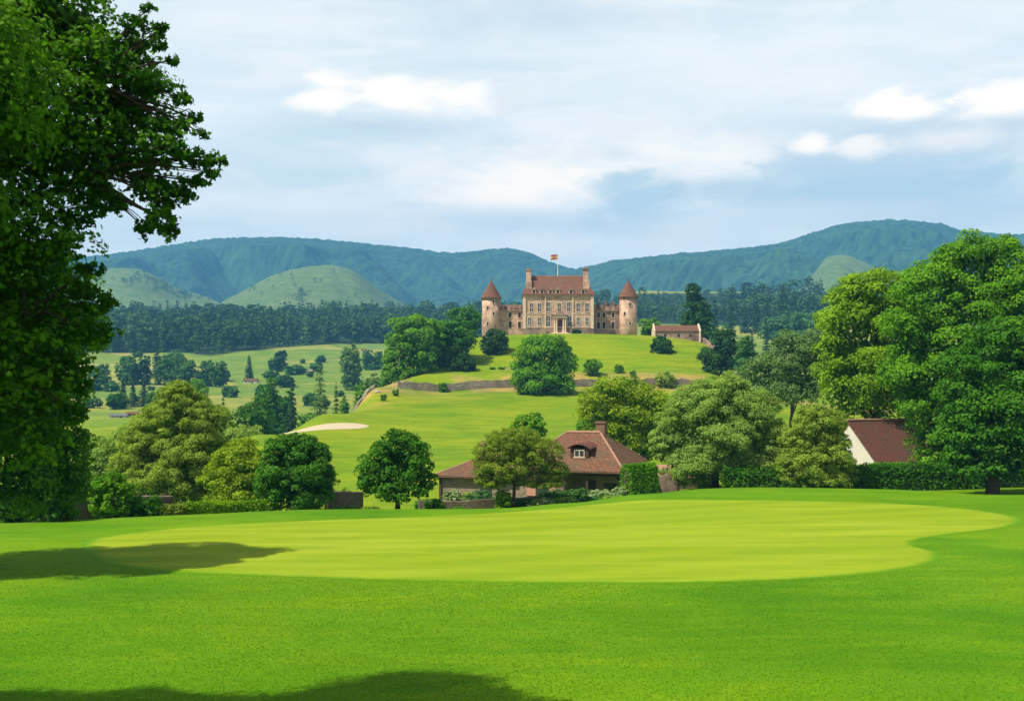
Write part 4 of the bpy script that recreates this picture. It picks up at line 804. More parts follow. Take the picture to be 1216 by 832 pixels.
def castle():
    s = 320 / F; X0 = PX(663, 320); zb = Z(395, 320)
    o = empty('castle', (X0, 320, zb), 0, 'sandstone castle with two round towers and red tiled roofs on the hilltop', 'castle')
    x = lambda p: (p - 663) * s
    z = lambda p: (395 - p) * s
    rd = random.Random(5)
    MB().box(x(621), x(705), 0, 14, -3, z(350)).build('wall', M['castle'], o)
    c = MB(); c.box(x(620), x(706), -.35, 14.3, z(351.2), z(349.6)); c.build('cornice', M['trim'], o)
    c = MB(); c.box(x(620.8), x(705.2), -.2, 0, z(389), z(388)); c.box(x(620.8), x(705.2), -.12, 0, z(372.8), z(372)); c.build('string_course', M['trim'], o)
    MB().box(x(620.5), x(705.5), -.28, -.02, -3, z(390.5)).build('plinth', M['castle_d'], o)
    for a, b in ((621, 624.5), (701.5, 705), (652 - 5, 652 - 3.6), (679.5, 681)):
        MB().box(x(a), x(b), -.25, -.01, z(390), z(351.4)).build('pilaster', M['trim'], o)
    rf = hip_roof(x(619.6), x(706.4), -.6, 14.6, z(349.4), z(325), x(630), x(695)).build('roof', M['castle_roof'], o)
    MB().box(x(630), x(695), 6.8, 7.2, z(325) - .1, z(324.2)).build('ridge', M['ridge'], rf)
    for cx, w_, top in ((628, 6.0, 319), (697, 5.2, 318)):
        ch = MB(); ch.box(x(cx - w_ / 2), x(cx + w_ / 2), 4.4, 6.6, z(350), z(top)); q = ch.build('chimney', M['castle'], rf)
        MB().box(x(cx - w_ / 2) - .2, x(cx + w_ / 2) + .2, 4.2, 6.8, z(top), z(top - 1.4)).build('chimney_cap', M['castle_d'], q)
        for k in (-.45, .3): MB().rings([(x(cx) + k, 5.5, z(top - 1.4), .2), (x(cx) + k, 5.5, z(top - 3.6), .16)], 8).build('chimney_pot', M['ridge'], q)
        g = MB(); g.box(x(cx) - .85, x(cx) + .85, 1.6, 4.4, z(350), z(334)); g.box(x(cx) - .75, x(cx) + .75, 2.8, 4.39, z(334), z(329)); g.build('stepped_gable', M['castle'], rf)
    for cx in (634, 643.5, 653.5, 662.5, 678, 692.5):
        d = MB(); d.box(x(cx) - .62, x(cx) + .62, -.15, 2.6, z(349.6), z(344)); dm = d.build('dormer', M['trim'], rf)
        h = MB(); h.add([(x(cx) - .8, -.35, z(344)), (x(cx) + .8, -.35, z(344)), (x(cx), -.35, z(340.6)), (x(cx) - .8, 3.2, z(344)), (x(cx) + .8, 3.2, z(344)), (x(cx), 3.2, z(340.6))], [(0, 1, 2), (3, 5, 4), (0, 3, 4, 1), (1, 4, 5, 2), (2, 5, 3, 0)]); h.build('dormer_roof', M['castle_d'], dm)
        MB().box(x(cx) - .36, x(cx) + .36, -.19, -.14, z(349), z(344.8)).build('pane', M['dark'], dm)
    for cx in (631, 640.5, 651, 664, 675.5, 686.5, 697): window(o, x(cx) - .48, x(cx) + .48, z(370), z(360) + (0.3 if cx in (651, 675.5) else 0), 0)
    for cx in (629, 640.5, 686.5, 697): window(o, x(cx) - .42, x(cx) + .42, z(386), z(377), 0)
    for cx in (651, 676.5): window(o, x(cx) - .55, x(cx) + .55, z(387.5), z(375), 0)
    pt = MB()
    for cx in (658.5, 661, 669, 671.5): pt.rings([(x(cx), -.9, 0, .30), (x(cx), -.9, z(394), .24), (x(cx), -.9, z(379), .20), (x(cx), -.9, z(377.6), .32)], 10)
    pt = pt.build('portico', M['trim'], o); MB().box(x(656.5), x(673.5), -1.3, 0, z(377.5), z(375.2)).build('entablature', M['trim'], pt)
    MB().add([(x(655.5), -1.5, z(375)), (x(674.5), -1.5, z(375)), (x(665), -1.5, z(369.5)), (x(655.5), .1, z(375)), (x(674.5), .1, z(375)), (x(665), .1, z(369.5))], [(0, 1, 2), (3, 5, 4), (0, 3, 4, 1), (1, 4, 5, 2), (2, 5, 3, 0)]).build('pediment', M['castle_d'], pt)
    MB().box(x(662.3), x(667.8), -.06, -.01, 0, z(380)).build('door', M['door'], o)
    st = MB()
    for k in range(4): st.box(x(656) - k * .3, x(674) + k * .3, -1.5 - .35 * (k + 1), -1.5 - .35 * k, -1.5, -.12 * k)
    st.box(x(656), x(674), -1.5, -.3, -1.5, 0.01); st.build('step', M['trim'], o)
    # wings; darker stone on the right one paints in the main block's shade
    for a, b, nm, mt in ((590, 621, 1, 'castle'), (705, 742, 2, 'castle_d')):
        yf = 3.2 if nm == 1 else 4.0
        wg = MB().box(x(a), x(b), yf, yf + 8, -3, z(366)).build('wing', M[mt], o)
        MB().add([(x(a), yf - .3, z(366)), (x(b), yf - .3, z(366)), (x(b), yf + 4, z(359.5)), (x(a), yf + 4, z(359.5)), (x(a), yf + 8.3, z(366)), (x(b), yf + 8.3, z(366))], [(0, 1, 2, 3), (3, 2, 5, 4), (0, 3, 4), (1, 5, 2), (0, 4, 5, 1)]).build('wing_roof', M['castle_roof'], wg)
        bt = MB(); k = x(a) + (1.2 if nm == 1 else .3)
        while k < x(b) - 1.: bt.box(k, k + .9, yf - .35, yf + .15, z(366.5), z(361.8) + rd.uniform(-.2, .3)); k += 1.7
        bt.box(x(a), x(b), yf - .45, yf + .2, z(368), z(366.2)); bt.build('battlement', M['castle_d'], wg)
        for cx in ((606, 617) if nm == 1 else (712, 718.5, 729.5)):
            window(wg, x(cx) - .4, x(cx) + .4, z(376), z(370), yf, 'dark', surr=.13, bars=False); window(wg, x(cx) - .42, x(cx) + .42, z(389), z(381), yf, 'dark', surr=.13, bars=False)
        if nm == 2:
            for cx in (713, 722, 730): MB().box(x(cx) - .5, x(cx) + .5, yf + 2.6, yf + 4, z(364), z(355.5)).build('chimney', M['castle_d'], wg)
    for cx, rr, top, tip in ((583, 11, 353, 332), (747.3, 10.6, 352, 331.5)):
        tw = MB().rings([(x(cx), 3, -3.5, rr * s * 1.03), (x(cx), 3, z(380), rr * s), (x(cx), 3, z(top + 2), rr * s * .985)], 28).build('tower', M['castle'], o, True)
        MB().rings([(x(cx), 3, z(top + 3), rr * s * 1.0), (x(cx), 3, z(top + 2), rr * s * 1.08), (x(cx), 3, z(top), rr * s * 1.1)], 28).build('corbel_ring', M['castle_d'], tw)
        MB().rings([(x(cx), 3, z(top) + .01, rr * s * 1.2), (x(cx), 3, z(top) + .15, rr * s * 1.14), (x(cx), 3, z(top - 6), rr * s * .85), (x(cx), 3, z(top - 13), rr * s * .46), (x(cx), 3, z(tip), .1)], 28).build('tower_roof', M['castle_roof'], tw, False)
        MB().rings([(x(cx), 3, z(tip) - .2, .12), (x(cx), 3, z(tip - 1.5), .22), (x(cx), 3, z(tip - 2.2), .1), (x(cx), 3, z(tip - 5), .03)], 8).build('finial', M['lead'], tw)
        for (dp, pz) in ((-4, 365), (-4, 384), (3, 372), (3, 358)) if cx < 600 else ((1, 361), (1, 384), (-5, 372)):
            xx = x(cx + dp); yy = 3 - math.sqrt((rr * s) ** 2 - ((dp) * s) ** 2)
            f = MB().box(xx - .42, xx + .42, yy - .06, yy + .35, z(pz + 2.6), z(pz - 2.6)).build('window', M['trim'], tw)
            MB().box(xx - .24, xx + .24, yy - .10, yy - .05, z(pz + 1.9), z(pz - 1.9)).build('pane', M['dark'], f)
castle()
# flag on its pole
fp = empty('flagpole', (PX(662.3, 327), 327, Z(395, 320) + 16.4), 0, 'pole flying a small red and yellow flag on the castle ridge', 'flagpole')
MB().rings([(0, 0, -.3, .12), (0, 0, 6.6, .06), (0, 0, 6.75, .11), (0, 0, 6.85, .02)], 8).build('pole', M['white'], fp)
def flag(zlo, zhi, mat):
    b = MB(); n = 12; vs = []
    for k in range(n + 1):
        u = k / n; yv = .22 * math.sin(u * 6.5) * u; d = -.25 * u * u
        for (e, zz) in ((-.015, zlo), (.015, zlo), (-.015, zhi), (.015, zhi)): vs.append((-.06 - u * 1.95, yv + e, zz + d))
    fs = []
    for k in range(n):
        a = k * 4; fs += [(a, a + 4, a + 6, a + 2), (a + 1, a + 3, a + 7, a + 5), (a + 2, a + 6, a + 7, a + 3), (a, a + 1, a + 5, a + 4)]
    fs += [(0, 2, 3, 1), (n * 4, n * 4 + 1, n * 4 + 3, n * 4 + 2)]; b.add(vs, fs); return b
fl = flag(5.0, 6.5, None).build('flag', M['flag_r'], fp)
b = MB(); bb = flag(5.5, 6.0, None); bb.v = [(v[0], v[1] * 1.0 + (.012 if i % 2 else -.012), v[2]) for i, v in enumerate(bb.v)]; bb.build('stripe', M['flag_y'], fl)

def outbuilding():
    Y = 316.; s = Y / F; X0 = PX(804, Y); zb = Z(406, Y); x = lambda p: (p - 804) * s; z = lambda p: (406 - p) * s
    o = empty('stone_outbuilding', (X0, Y, zb), 0, 'long low stone outbuilding with red roof right of the castle', 'outbuilding')
    MB().box(x(777), x(831), 0, 5, -2, z(393)).build('wall', M['castle_d'], o)
    MB().add([(x(778), -.3, z(393)), (x(830), -.3, z(393)), (x(830), 2.5, z(385.5)), (x(778), 2.5, z(385.5)), (x(778), 5.3, z(393)), (x(830), 5.3, z(393))], [(0, 1, 2, 3), (3, 2, 5, 4), (0, 3, 4), (1, 5, 2), (0, 4, 5, 1)]).build('roof', M['castle_roof'], o)
    for a, b_ in ((776.5, 778), (830, 832)):
        MB().add([(x(a), -.5, -2), (x(b_), -.5, -2), (x(b_), -.5, z(392.5)), (x(a), -.5, z(392.5)), (x(a), 2.5, z(383.5)), (x(b_), 2.5, z(383.5)), (x(a), 5.5, -2), (x(b_), 5.5, -2), (x(a), 5.5, z(392.5)), (x(b_), 5.5, z(392.5))],
                 [(0, 1, 2, 3), (3, 2, 5, 4), (4, 5, 9, 8), (8, 9, 7, 6), (0, 3, 4, 8, 6), (1, 7, 9, 5, 2), (0, 6, 7, 1)]).build('gable', M['trim'], o)
    for cx in (790, 806, 820): MB().box(x(cx) - .3, x(cx) + .3, -.04, .02, z(400), z(396.5)).build('window', M['dark'], o)
outbuilding()

def wall_run(name, label, pts, h, th, mat, rough=.12, seed=1, step=1.2, cap=True, sink=.6, group=None):
    """stone wall following the ground through world points (x, y)"""
    rd = random.Random(seed); P = []
    for (a, b) in zip(pts[:-1], pts[1:]):
        L_ = math.hypot(b[0] - a[0], b[1] - a[1]); n = max(1, int(L_ / step))
        for k in range(n): P.append((a[0] + (b[0] - a[0]) * k / n, a[1] + (b[1] - a[1]) * k / n))
    P.append(pts[-1]); mb = MB(); vs = []; cx, cy_ = P[0]
    zz = ground_z([p[0] for p in P], [p[1] for p in P])
    for i, p in enumerate(P):
        q = P[min(i + 1, len(P) - 1)]; r = P[max(i - 1, 0)]; dx, dy = q[0] - r[0], q[1] - r[1]; L_ = math.hypot(dx, dy) or 1; nx, ny = -dy / L_ * th / 2, dx / L_ * th / 2
        t = h * (1 + rd.uniform(-rough, rough)); j = rd.uniform(-.05, .05)
        for (a, zc) in ((1, -sink), (1.0, t), (-1.0, t + j), (-1, -sink)): vs.append((p[0] + nx * a - cx, p[1] + ny * a - cy_, zz[i] - zz[0] + zc))
    fs = [(0, 1, 2, 3)]
    for i in range(len(P) - 1):
        a = i * 4
        for k in range(4): fs.append((a + k, a + 4 + k, a + 4 + (k + 1) % 4, a + (k + 1) % 4))
    e = (len(P) - 1) * 4; fs.append((e + 3, e + 2, e + 1, e)); mb.add(vs, fs)
    o = mb.build(name, mat, None); o.location = (cx, cy_, zz[0]); bev = o.modifiers.new('bevel', 'BEVEL'); bev.width = .05; bev.segments = 1
    return tag(o, label, 'wall', group)
def row(pxs, Y): return [(PX(p, y), y) for p, y in zip(pxs, Y)]
wall_run('terrace_wall', 'long dry stone terrace wall across the castle hill', row([472, 500, 560, 640, 720, 790, 838], [272.6] * 7), 1.7, .9, M['drystone'], .14, 2, .9, sink=1.6)
wall_run('boundary_wall', 'short stone wall running downhill from the outbuilding', row([833, 846, 862], [317, 312, 306]), 1.4, .6, M['castle_d'], .1, 3)
wall_run('garden_wall', 'dark stone wall under the big trees at the left edge', row([-160, 0, 100, 205], [62, 66, 69, 72]), 1.35, .45, M['rubble'], .08, 4)
wall_run('garden_wall', 'dark stone wall between the egg-shaped bush and round tree', row([388, 408, 430], [82, 83, 84]), 1.9, .45, M['rubble'], .06, 5)
wall_run('garden_wall', 'low rubble wall in front of the cottage garden', row([497, 545, 600, 640], [80.5, 81, 81.5, 82]), .95, .45, M['rubble'], .1, 6)
wall_run('garden_wall', 'stone wall joining the cottage to the willow', row([772, 790, 806], [96, 95, 94.5]), 1.6, .45, M['rubble'], .06, 7)
# ruined corner and rocks on the rough slope
wall_run('ruined_wall', 'broken stone wall corner at the left end of the terrace', row([414, 428, 444], [264, 266, 269]), .9, 1.1, M['drystone'], .5, 9, .7)
def rock(px, py, sz, seed, lab):
    x, y = on_ground(px, py, 150); r = random.Random(seed); n = 9; rg = []
    vs = []; fs = []
    for i, (zz, q) in enumerate(((-.2, .9), (.25, 1.), (.6, .8), (.85, .35))):
        for k in range(n): a = 2 * math.pi * k / n; rr = sz * q * r.uniform(.75, 1.15); vs.append((rr * math.cos(a) * 1.4, rr * math.sin(a), sz * zz * r.uniform(.8, 1.15)))
    for i in range(3):
        for k in range(n): a = i * n + k; b = i * n + (k + 1) % n; fs.append((a, b, b + n, a + n))
    fs += [tuple(range(n))[::-1], tuple(range(3 * n, 4 * n))]
    o = MB().add(vs, fs).build('boulder', M['rock']); o.location = (x, y, gz(x, y)); return tag(o, lab, 'rock', 'boulders on the rough slope')
for i, (px, py, sz, lab) in enumerate([(398, 484, .7, 'pale boulder at the lower left of the rocky slope'), (405, 481, .9, 'largest pale boulder on the rocky slope'), (412, 485, .5, 'small boulder below the largest one'), (389, 489, .5, 'boulder nearest the bunker'), (420, 474, .8, 'boulder under the ruined wall'), (432, 472, .6, 'boulder right of the ruined wall'), (448, 466, .6, 'boulder by the left end of the terrace wall')]): rock(px, py, sz, i, lab)
# stone bench
bx_, by_ = PX(604.5, 284), 284.; be = empty('stone_bench', (bx_, by_, gz(bx_, by_)), 0, 'pale stone bench on the lawn above the terrace wall', 'bench')
MB().box(-1.1, 1.1, -.25, .25, .42, .55).build('seat', M['trim'], be, bevel=.02)
for k in (-.8, .8): MB().box(k - .15, k + .15, -.2, .2, -.3, .42).build('leg', M['trim'], be)

# ------------------------------------------------------------------ cottage
def cottage():
    Y0 = 88.; m = Y0 / F; X0 = PX(741, Y0); a = R(-22); ez = Z(560, Y0); gb = -2.4
    o = empty('tiled_cottage', (X0, Y0, gb), a, 'long cottage with big hipped clay-tile roof, dormer and open verandah', 'cottage')
    e = ez - gb; rz_ = Z(513.5, 93) - gb; Wf, D = 9.4, 8.8
    # main walls: verandah recess at the right front
    MB().box(-8.9, -5.0, .55, D - .5, -.5, e - .1).build('wall', M['cot'], o)
    MB().box(-5.0, -.6, 2.6, D - .5, -.5, e - .1).build('wall', M['cot'], o)
    MB().box(-5.0, -.3, .3, 2.6, -.5, .12).build('verandah_floor', M['trim'], o)
    rf = hip_roof(-Wf - .1, .1, -.15, D + .1, e, rz_, -6.2, -3.3, .16).build('roof', M['roof'], o)
    ym = D / 2 - .02; rd = MB(); rd.tube([(-6.2, ym, rz_ + .02), (-3.3, ym, rz_ + .02)], [.13, .13], 8)
    for (p, q) in (((-3.3, ym, rz_), (.1, -.15, e)), ((-3.3, ym, rz_), (.1, D + .1, e)), ((-6.2, ym, rz_), (-Wf - .1, -.15, e)), ((-6.2, ym, rz_), (-Wf - .1, D + .1, e))):
        rd.tube([p, q], [.09, .09], 6)
    rd.build('ridge', M['ridge'], rf)
    ch = MB().box(-3.75, -3.0, 4.6, 5.4, rz_ - 1.2, rz_ + .75).build('chimney', M['brick'], rf)
    MB().box(-3.83, -2.92, 4.52, 5.48, rz_ + .75, rz_ + .9).build('chimney_cap', M['brick'], ch)
    # dormer
    k = (rz_ - e) / (ym + .15); dxc = -4.05; zf = e + .95
    yf = (zf - e) / k - .15 - .1
    dm = MB().box(dxc - .75, dxc + .75, yf, yf + 1.6, zf - .05, zf + .78).build('dormer', M['wood'], rf)
    MB().box(dxc - .42, dxc + .42, yf - .04, yf - .005, zf + .08, zf + .62).build('frame', M['trim'], dm)
    pn = MB()
    for u in (-.2, .2): pn.box(dxc + u - .16, dxc + u + .16, yf - .06, yf - .045, zf + .13, zf + .57)
    pn.build('pane', M['glass'], dm)
    MB().box(dxc - .5, dxc + .5, yf - .1, yf - .005, zf - .02, zf + .06).build('sill', M['trim'], dm)
    n = 9; vs = []
    for j in range(n + 1):
        t = j / n; xx = dxc - 1.0 + 2.0 * t; zz = zf + .74 + .38 * math.sin(math.pi * t) ** .8
        vs += [(xx, yf - .25, zz), (xx, yf + 1.9, zz + .15), (xx, yf - .25, zz - .09), (xx, yf + 1.9, zz + .06)]
    fs = []
    for j in range(n): q = j * 4; fs += [(q, q + 4, q + 5, q + 1), (q + 2, q + 3, q + 7, q + 6), (q, q + 2, q + 6, q + 4), (q + 1, q + 5, q + 7, q + 3)]
    MB().add(vs, fs + [(0, 1, 3, 2), (n * 4, n * 4 + 2, n * 4 + 3, n * 4 + 1)]).build('dormer_roof', M['roof_d'], dm)
    for px_ in (-5.0, -3.1, -.45, -.45): MB().box(px_ - .09, px_ + .09, .25, .43, .12, e - .14).build('post', M['wood'], o)
    MB().box(-5.1, -.2, .18, .40, e - .42, e - .17).build('beam', M['wood'], o)
    MB().add([(-.75, .28, e - .42), (-.45, .28, e - 1.0), (-.45, .38, e - 1.0), (-.75, .38, e - .42), (-.45, .28, e - .42), (-.45, .38, e - .42)], [(0, 1, 4), (3, 5, 2), (0, 3, 2, 1)]).build('brace', M['wood'], o)
    MB().box(-4.0, -3.1, 2.54, 2.59, .12, 2.1).build('door', M['wood'], o)
    w_ = MB().box(-2.4, -1.4, 2.53, 2.59, .8, 1.9).build('window', M['wood'], o); MB().box(-2.3, -1.5, 2.51, 2.54, .9, 1.8).build('pane', M['glass'], w_)
    MB().box(-8.3, -7.5, .50, .54, .9, 2.3).build('shutter', M['curtain'], o)
    w_ = MB().box(-7.45, -6.4, .49, .54, .75, 2.25).build('window', M['wood'], o); MB().box(-7.35, -6.5, .46, .50, .85, 2.15).build('pane', M['glass'], w_); MB().box(-7.5, -6.3, .4, .53, .66, .75).build('sill', M['white'], w_)
    MB().box(-6.35, -5.8, .50, .54, .6, 2.3).build('shutter', M['curtain'], o)
    # lower left wing
    e2 = Z(567, 92) - gb; r2 = Z(542.5, 95) - gb
    MB().box(-16.2, -8.9, 1.1, 6.6, -1, e2 - .1).build('wing', M['cot'], o)
    wr = hip_roof(-16.75, -7.2, .55, 7.2, e2, r2, -13.5, -7.2, .14).build('wing_roof', M['roof'], o)
    r3 = MB(); r3.tube([(-13.5, 3.87, r2 + .02), (-7.6, 3.87, r2 + .02)], [.11, .11], 8); r3.tube([(-13.5, 3.87, r2), (-16.75, .55, e2)], [.08, .08], 6); r3.build('ridge', M['ridge'], wr)
    c2 = MB().box(-13.95, -13.25, 3.5, 4.2, r2 - .8, r2 + 1.0).build('chimney', M['brick'], wr); MB().rings([(-13.6, 3.85, r2 + 1.0, .2), (-13.6, 3.85, r2 + 1.35, .15)], 8).build('chimney_pot', M['ridge'], c2)
    w_ = MB().box(-12.6, -11.6, 1.03, 1.09, .7, 1.6).build('window', M['wood'], o); MB().box(-12.5, -11.7, 1.0, 1.04, .8, 1.5).build('pane', M['glass'], w_)
    MB().box(-16.3, -16.1, .95, 1.12, -1, e2 - .14).build('post', M['wood'], o)
cottage()
def shed():
    Y = 101.; o = empty('tiled_shed', (PX(790, Y), Y, gz(PX(790, Y), Y)), R(-10), 'low shed with pale pink tiled roof between cottage and willow', 'shed')
    h = Z(566, Y) - o.location.z; MB().box(-1.6, 4, 0, 3, -.5, h).build('wall', M['rubble'], o)
    MB().slab([(-1.9, -.3, h), (4.3, -.3, h), (4.3, 3.2, h + .9), (-1.9, 3.2, h + .9)], .1).build('roof', M['ridge'], o)
shed()
def white_house():
    Y = 104.; Xc = PX(1040, Y); o = empty('white_house', (Xc, Y, -1.3), R(33), 'white gabled house with dark clay roof behind the hedge', 'house')
    e = Z(546, Y) + 1.3; r = Z(500.5, Y + 2) + 1.3; Ln = 9.5; D = 6.2
    MB().add([(0, 0, -1), (0, D, -1), (0, D, e), (0, D / 2, r - .1), (0, 0, e), (Ln, 0, -1), (Ln, D, -1), (Ln, D, e), (Ln, D / 2, r - .1), (Ln, 0, e)],
             [(0, 4, 3, 2, 1), (5, 6, 7, 8, 9), (0, 5, 9, 4), (1, 2, 7, 6), (4, 9, 8, 3), (2, 3, 8, 7), (0, 1, 6, 5)]).build('wall', M['render'], o)
    k = (r - e) / (D / 2); b = MB(); ov = .35
    b.slab([(-.25, -ov, e - k * ov + .1), (Ln + .2, -ov, e - k * ov + .1), (Ln + .2, D / 2, r + .1), (-.25, D / 2, r + .1)], .12)
    b.slab([(-.25, D / 2 + .001, r + .1), (Ln + .2, D / 2 + .001, r + .1), (Ln + .2, D + ov, e - k * ov + .1), (-.25, D + ov, e - k * ov + .1)], .12)
    rf = b.build('roof', M['roof_d'], o)
    q = MB(); q.tube([(-.3, D / 2, r + .12), (Ln + .2, D / 2, r + .12)], [.12, .12], 8); q.build('ridge', M['ridge'], rf)
    w_ = MB().box(-.06, -.01, D / 2 - .45, D / 2 + .45, e - .1, e + .9).build('window', M['white'], o); MB().box(-.08, -.06, D / 2 - .36, D / 2 + .36, e, e + .8).build('pane', M['glass'], w_)
white_house()

# distant farm houses
def farm(name, label, px, py, w_, h_, Y, roofm, wallm, rz=0., cat='house'):
    x = PX(px, Y); m = Y / F; z0 = gz(x, Y); o = empty(name, (x, Y, z0), rz, label, cat, 'farm buildings in the valley'); W, hh = w_ * m, h_ * m
    zt = hh; e = zt * .5; d = W * .55
    MB().box(-W / 2, W / 2, 0, d, -1, e).build('wall', wallm, o)
    MB().add([(-W / 2 - .2, -.3, e), (W / 2 + .2, -.3, e), (W / 2 + .2, d / 2, zt), (-W / 2 - .2, d / 2, zt), (-W / 2 - .2, d + .3, e), (W / 2 + .2, d + .3, e)], [(0, 1, 2, 3), (3, 2, 5, 4), (0, 3, 4), (1, 5, 2), (0, 4, 5, 1)]).build('roof', roofm, o)
    MB().box(W * .1, W * .1 + .9, -.05, 0.01, 0, e * .7).build('door', M['wood'], o)
    for k in (-.32, -.1): MB().box(W * k, W * k + .7, -.05, .01, e * .35, e * .75).build('window', M['glass'], o)
farm('barn', 'red-roofed stone barn beside the pointed fir in the valley', 340, 493, 28, 13, 330, M['roof'], M['rubble'], R(4), 'barn')
farm('farm_shed', 'small farm shed with bright red roof under a fir', 297, 440, 16, 6, 610, M['roof'], M['render'], 0, 'shed')
farm('farmhouse', 'grey stone farmhouse in the middle valley field', 271, 459, 13, 8, 520, M['castle_d'], M['rubble'], R(20))
farm('farmhouse', 'small farmhouse half behind the spreading tree top', 241, 458, 9, 9, 515, M['roof_d'], M['curtain'], R(-15))
farm('farm_shed', 'long low pale shed near the left valley edge', 140, 494, 20, 5, 380, M['lead'], M['render'], R(8), 'shed')
farm('farm_shed', 'low brown-roofed shed beside the pale one at the left', 156, 495, 14, 5, 385, M['roof_d'], M['rubble'], R(-5), 'shed')
farm('farmhouse', 'tiny white house at the top edge of the far field', 432, 403, 6, 5, 820, M['roof'], M['render'])
farm('farm_shed', 'low grey farm building right of the lone round tree', 355, 434, 10, 4, 690, M['castle_d'], M['rubble'], 0, 'shed')
farm('farm_shed', 'long grey shed at the right of the lone round tree', 365, 436, 12, 4, 680, M['castle_d'], M['castle_d'], 0.2, 'shed')

# ------------------------------------------------------------------ hedges and garden shrubs
def hedge(name, label, p0, p1, h, th, mat, leafsz, n, seed, group=None, bumpy=.08, cat='hedge'):
    """leafy hedge between two ground points: leaves over a box-like body"""
    r = np.random.default_rng(seed); dx, dy = p1[0] - p0[0], p1[1] - p0[1]; Ln = math.hypot(dx, dy); ax = np.array([dx / Ln, dy / Ln, 0]); nx = np.array([-dy / Ln, dx / Ln, 0])
    u = r.random(n); side = r.random(n); a = r.random(n); tot = 2 * h + th
    pos = side * tot; v = np.where(pos < h, -.5, np.where(pos < h + th, (pos - h) / th - .5, .5)); zz = np.where(pos < h, pos / h, np.where(pos < h + th, 1., (pos - h - th) / h))
    endm = r.random(n) < min(.3, th / Ln * 2); u = np.where(endm, np.round(u), u); v = np.where(endm, a - .5, v); zz = np.where(endm, r.random(n), zz)
    N = np.where(endm[:, None], ax[None] * (u * 2 - 1)[:, None], np.where((pos < h)[:, None], -nx, np.where((pos < h + th)[:, None], np.array([0, 0, 1.]), nx)))
    x = p0[0] + dx * u; y = p0[1] + dy * u; g0 = ground_z(x, y)
    bmp = 1 + bumpy * (vnoise(u * Ln * .9 + seed, v * 2 + seed) - .5) * 2 * np.sin(zz * 1.57) ** .5
    rnd = 1 - .12 * np.abs(v * 2) ** 4 * (zz > .8)
    P = np.stack([x - p0[0], y - p0[1], g0 - gz(*p0) + zz * h * bmp * rnd], 1) + nx * (v * th * (1 + bumpy * .5 * (vnoise(u * Ln * 1.4, zz * 3 + seed) - .5)))[:, None] + r.normal(size=(n, 3)) * leafsz * .35
    P -= N * (r.random(n) ** 2 * th * .3)[:, None]
    N = unit(N + r.normal(size=(n, 3)) * .55 + np.array([0, 0, .3])); t = np.clip(.5 * r.random(n) + .5 * vnoise(u * Ln * 2, zz * 4), 0, 1)
    co, f, k = leaf_quads(P, N, np.full(n, leafsz), r, .7)
    o = empty(name, (p0[0], p0[1], gz(*p0)), 0, label, cat, group); npmesh('foliage', co, f, LM[mat], o, np.repeat(t, k))
    core = MB(); q = .5 - .16
    z1 = gz(*p1) - gz(*p0); w2 = nx * th * q
    core.add([(-w2[0], -w2[1], -.3), (w2[0], w2[1], -.3), (w2[0], w2[1], h * .86), (-w2[0], -w2[1], h * .86), (dx - w2[0], dy - w2[1], z1 - .3), (dx + w2[0], dy + w2[1], z1 - .3), (dx + w2[0], dy + w2[1], z1 + h * .86), (dx - w2[0], dy - w2[1], z1 + h * .86)],
             [(0, 3, 2, 1), (4, 5, 6, 7), (0, 1, 5, 4), (1, 2, 6, 5), (2, 3, 7, 6), (3, 0, 4, 7)]).build('branch', BARK, o)
    return o
hedge('box_hedge', 'tall rectangular clipped hedge at the cottage corner', (PX(743, 83.5), 83.5), (PX(775, 84.5), 84.5), 2.55, 1.5, 'mid', .17, 9000, 1, bumpy=.03)
hedge('low_hedge', 'low clipped hedge left of the dark egg-shaped bush', (PX(222, 71), 71), (PX(316, 73), 73), .85, .9, 'bright', .17, 7000, 2)
hedge('low_hedge', 'brownish low hedge at the end of the left stone wall', (PX(178, 70.5), 70.5), (PX(222, 70.8), 70.8), .75, .8, 'brown', .17, 3500, 3)
hedge('long_hedge', 'long dark hedge under the white house', (PX(985, 90), 90), (PX(1160, 92), 92), 2.1, 1.8, 'deep', .22, 17000, 4)
hedge('long_hedge', 'dark hedge in the shade behind the two pale willows', (PX(860, 93), 93), (PX(990, 92), 92), 1.7, 1.6, 'deep', .22, 9000, 5)
hedge('long_hedge', 'dark hedge beyond the trunk of the right-hand maple', (PX(1150, 93), 93), (PX(1420, 95), 95), 2.0, 1.8, 'dark', .22, 14000, 6)
hedge('long_hedge', 'rounded lighter hedge against the white house gable', (PX(1036, 97), 97), (PX(1082, 97), 97), 1.9, 1.4, 'mid', .2, 6000, 7)
GS = 'garden shrubs in front of the cottage'
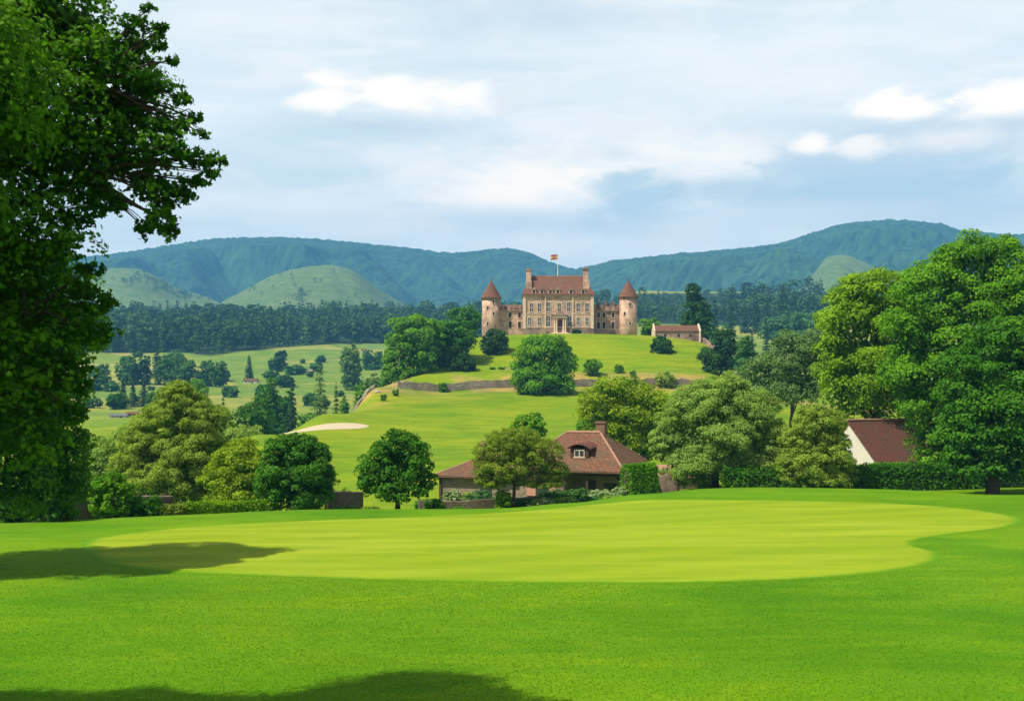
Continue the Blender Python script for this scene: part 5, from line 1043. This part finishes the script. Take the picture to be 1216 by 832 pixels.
for i, (px, Y, top, ww, mat, lab) in enumerate([
    (537, 82, 578, 26, 'pale', 'white-flowered shrub at the left end of the cottage wall'), (516, 76, 591, 30, 'mid', 'low green shrub left of the rubble garden wall'), (570, 83.5, 581, 44, 'cool', 'green shrub behind the rubble garden wall'),
    (556, 84, 582, 26, 'sage', 'pale shrub between the green ones behind the garden wall'), (598, 79, 578, 24, 'bright', 'bright shrub left of the forked trunk'), (590, 83, 590, 16, 'pale', 'pale low shrub by the forked tree'), (625, 80.5, 590, 40, 'cool', 'low shrub right of the forked trunk'),
    (655, 82.5, 580, 44, 'cool', 'green shrub under the cottage window'), (684, 83, 579, 42, 'cool', 'green shrub in front of the verandah posts'), (712, 83.2, 580, 40, 'pale', 'white-flowered shrub before the dark verandah'), (736, 83.2, 577, 22, 'pale', 'white-flowered shrub beside the clipped corner hedge'),
    (645, 79.5, 591, 40, 'pale', 'low pale ground shrub below the cottage window'), (672, 80, 590, 36, 'sage', 'low sage shrub on the lawn edge before the verandah'), (700, 80.5, 589, 40, 'cool', 'low green shrub on the lawn edge before the verandah'),
    (728, 81, 588, 30, 'sage', 'low sage shrub beside the corner hedge'), (412, 79, 600, 36, 'mid', 'low plants between egg-shaped bush and round tree'), (440, 79, 601, 36, 'olive', 'low plants at the foot of the round tree'), (545, 77, 601, 20, 'mid', 'tiny plant at the foot of the rubble garden wall'),
    (405, 88, 575, 30, 'olive', 'pale bush above the dark wall left of the round tree'), (510, 92, 592, 40, 'deep', 'dark shrub left of the cottage wing')]):
    tree('garden_shrub', lab, px, Y, top, ww, None, mat, 'bush', GS, leaf=2.6, k=9, base=None, dens=1.4, big=.8, small=.4)

# ------------------------------------------------------------------ short grass standing in the near lawn
def grass():
    r = np.random.default_rng(9); n = 420000; Y = 15 + 36 * r.random(n) ** 1.35; X = r.normal(size=n) * .62 * 26 * (1 + .0 * Y); ok = r.random(n) < 1 - smooth(36, 51, Y) ; X, Y = X[ok], Y[ok]; n = len(X); z = ground_z(X, Y)
    h = r.uniform(.012, .030, n); a = r.random(n) * 6.28; w_ = .012 + .010 * r.random(n); lx = r.normal(size=n) * .02; ly = r.normal(size=n) * .02
    A = np.stack([X - np.cos(a) * w_, Y - np.sin(a) * w_, z], 1); B = np.stack([X + np.cos(a) * w_, Y + np.sin(a) * w_, z], 1); T_ = np.stack([X + lx, Y + ly, z + h], 1)
    co = np.stack([A, B, T_], 1).reshape(-1, 3); o = npmesh('grass', co, np.arange(n * 3).reshape(n, 3), leafmat('grass_blades', (.082, .220, .003), (.120, .275, .006), .35, .6, .1), None, np.repeat(r.random(n), 3))
    tag(o, 'short mown grass blades of the near lawn', 'grass', kind='stuff')
grass()

# ------------------------------------------------------------------ air
def haze():
    m = bpy.data.materials.new('haze'); m.use_nodes = True; t = NT(m.node_tree); t.n.clear(); out = t.node('ShaderNodeOutputMaterial')
    v = t.node('ShaderNodeVolumePrincipled'); v.inputs['Color'].default_value = (.17, .50, 1.0, 1); v.inputs['Density'].default_value = 1.55e-4; v.inputs['Anisotropy'].default_value = 0.0
    t.l.new(v.outputs[0], out.inputs['Volume'])
    zlo = min(float(ZZ.min()), -15) - 1.5
    o = MB().box(-4900, 4900, -90, 4560, zlo, 548).build('haze', m); tag(o, kind='stuff')
haze()
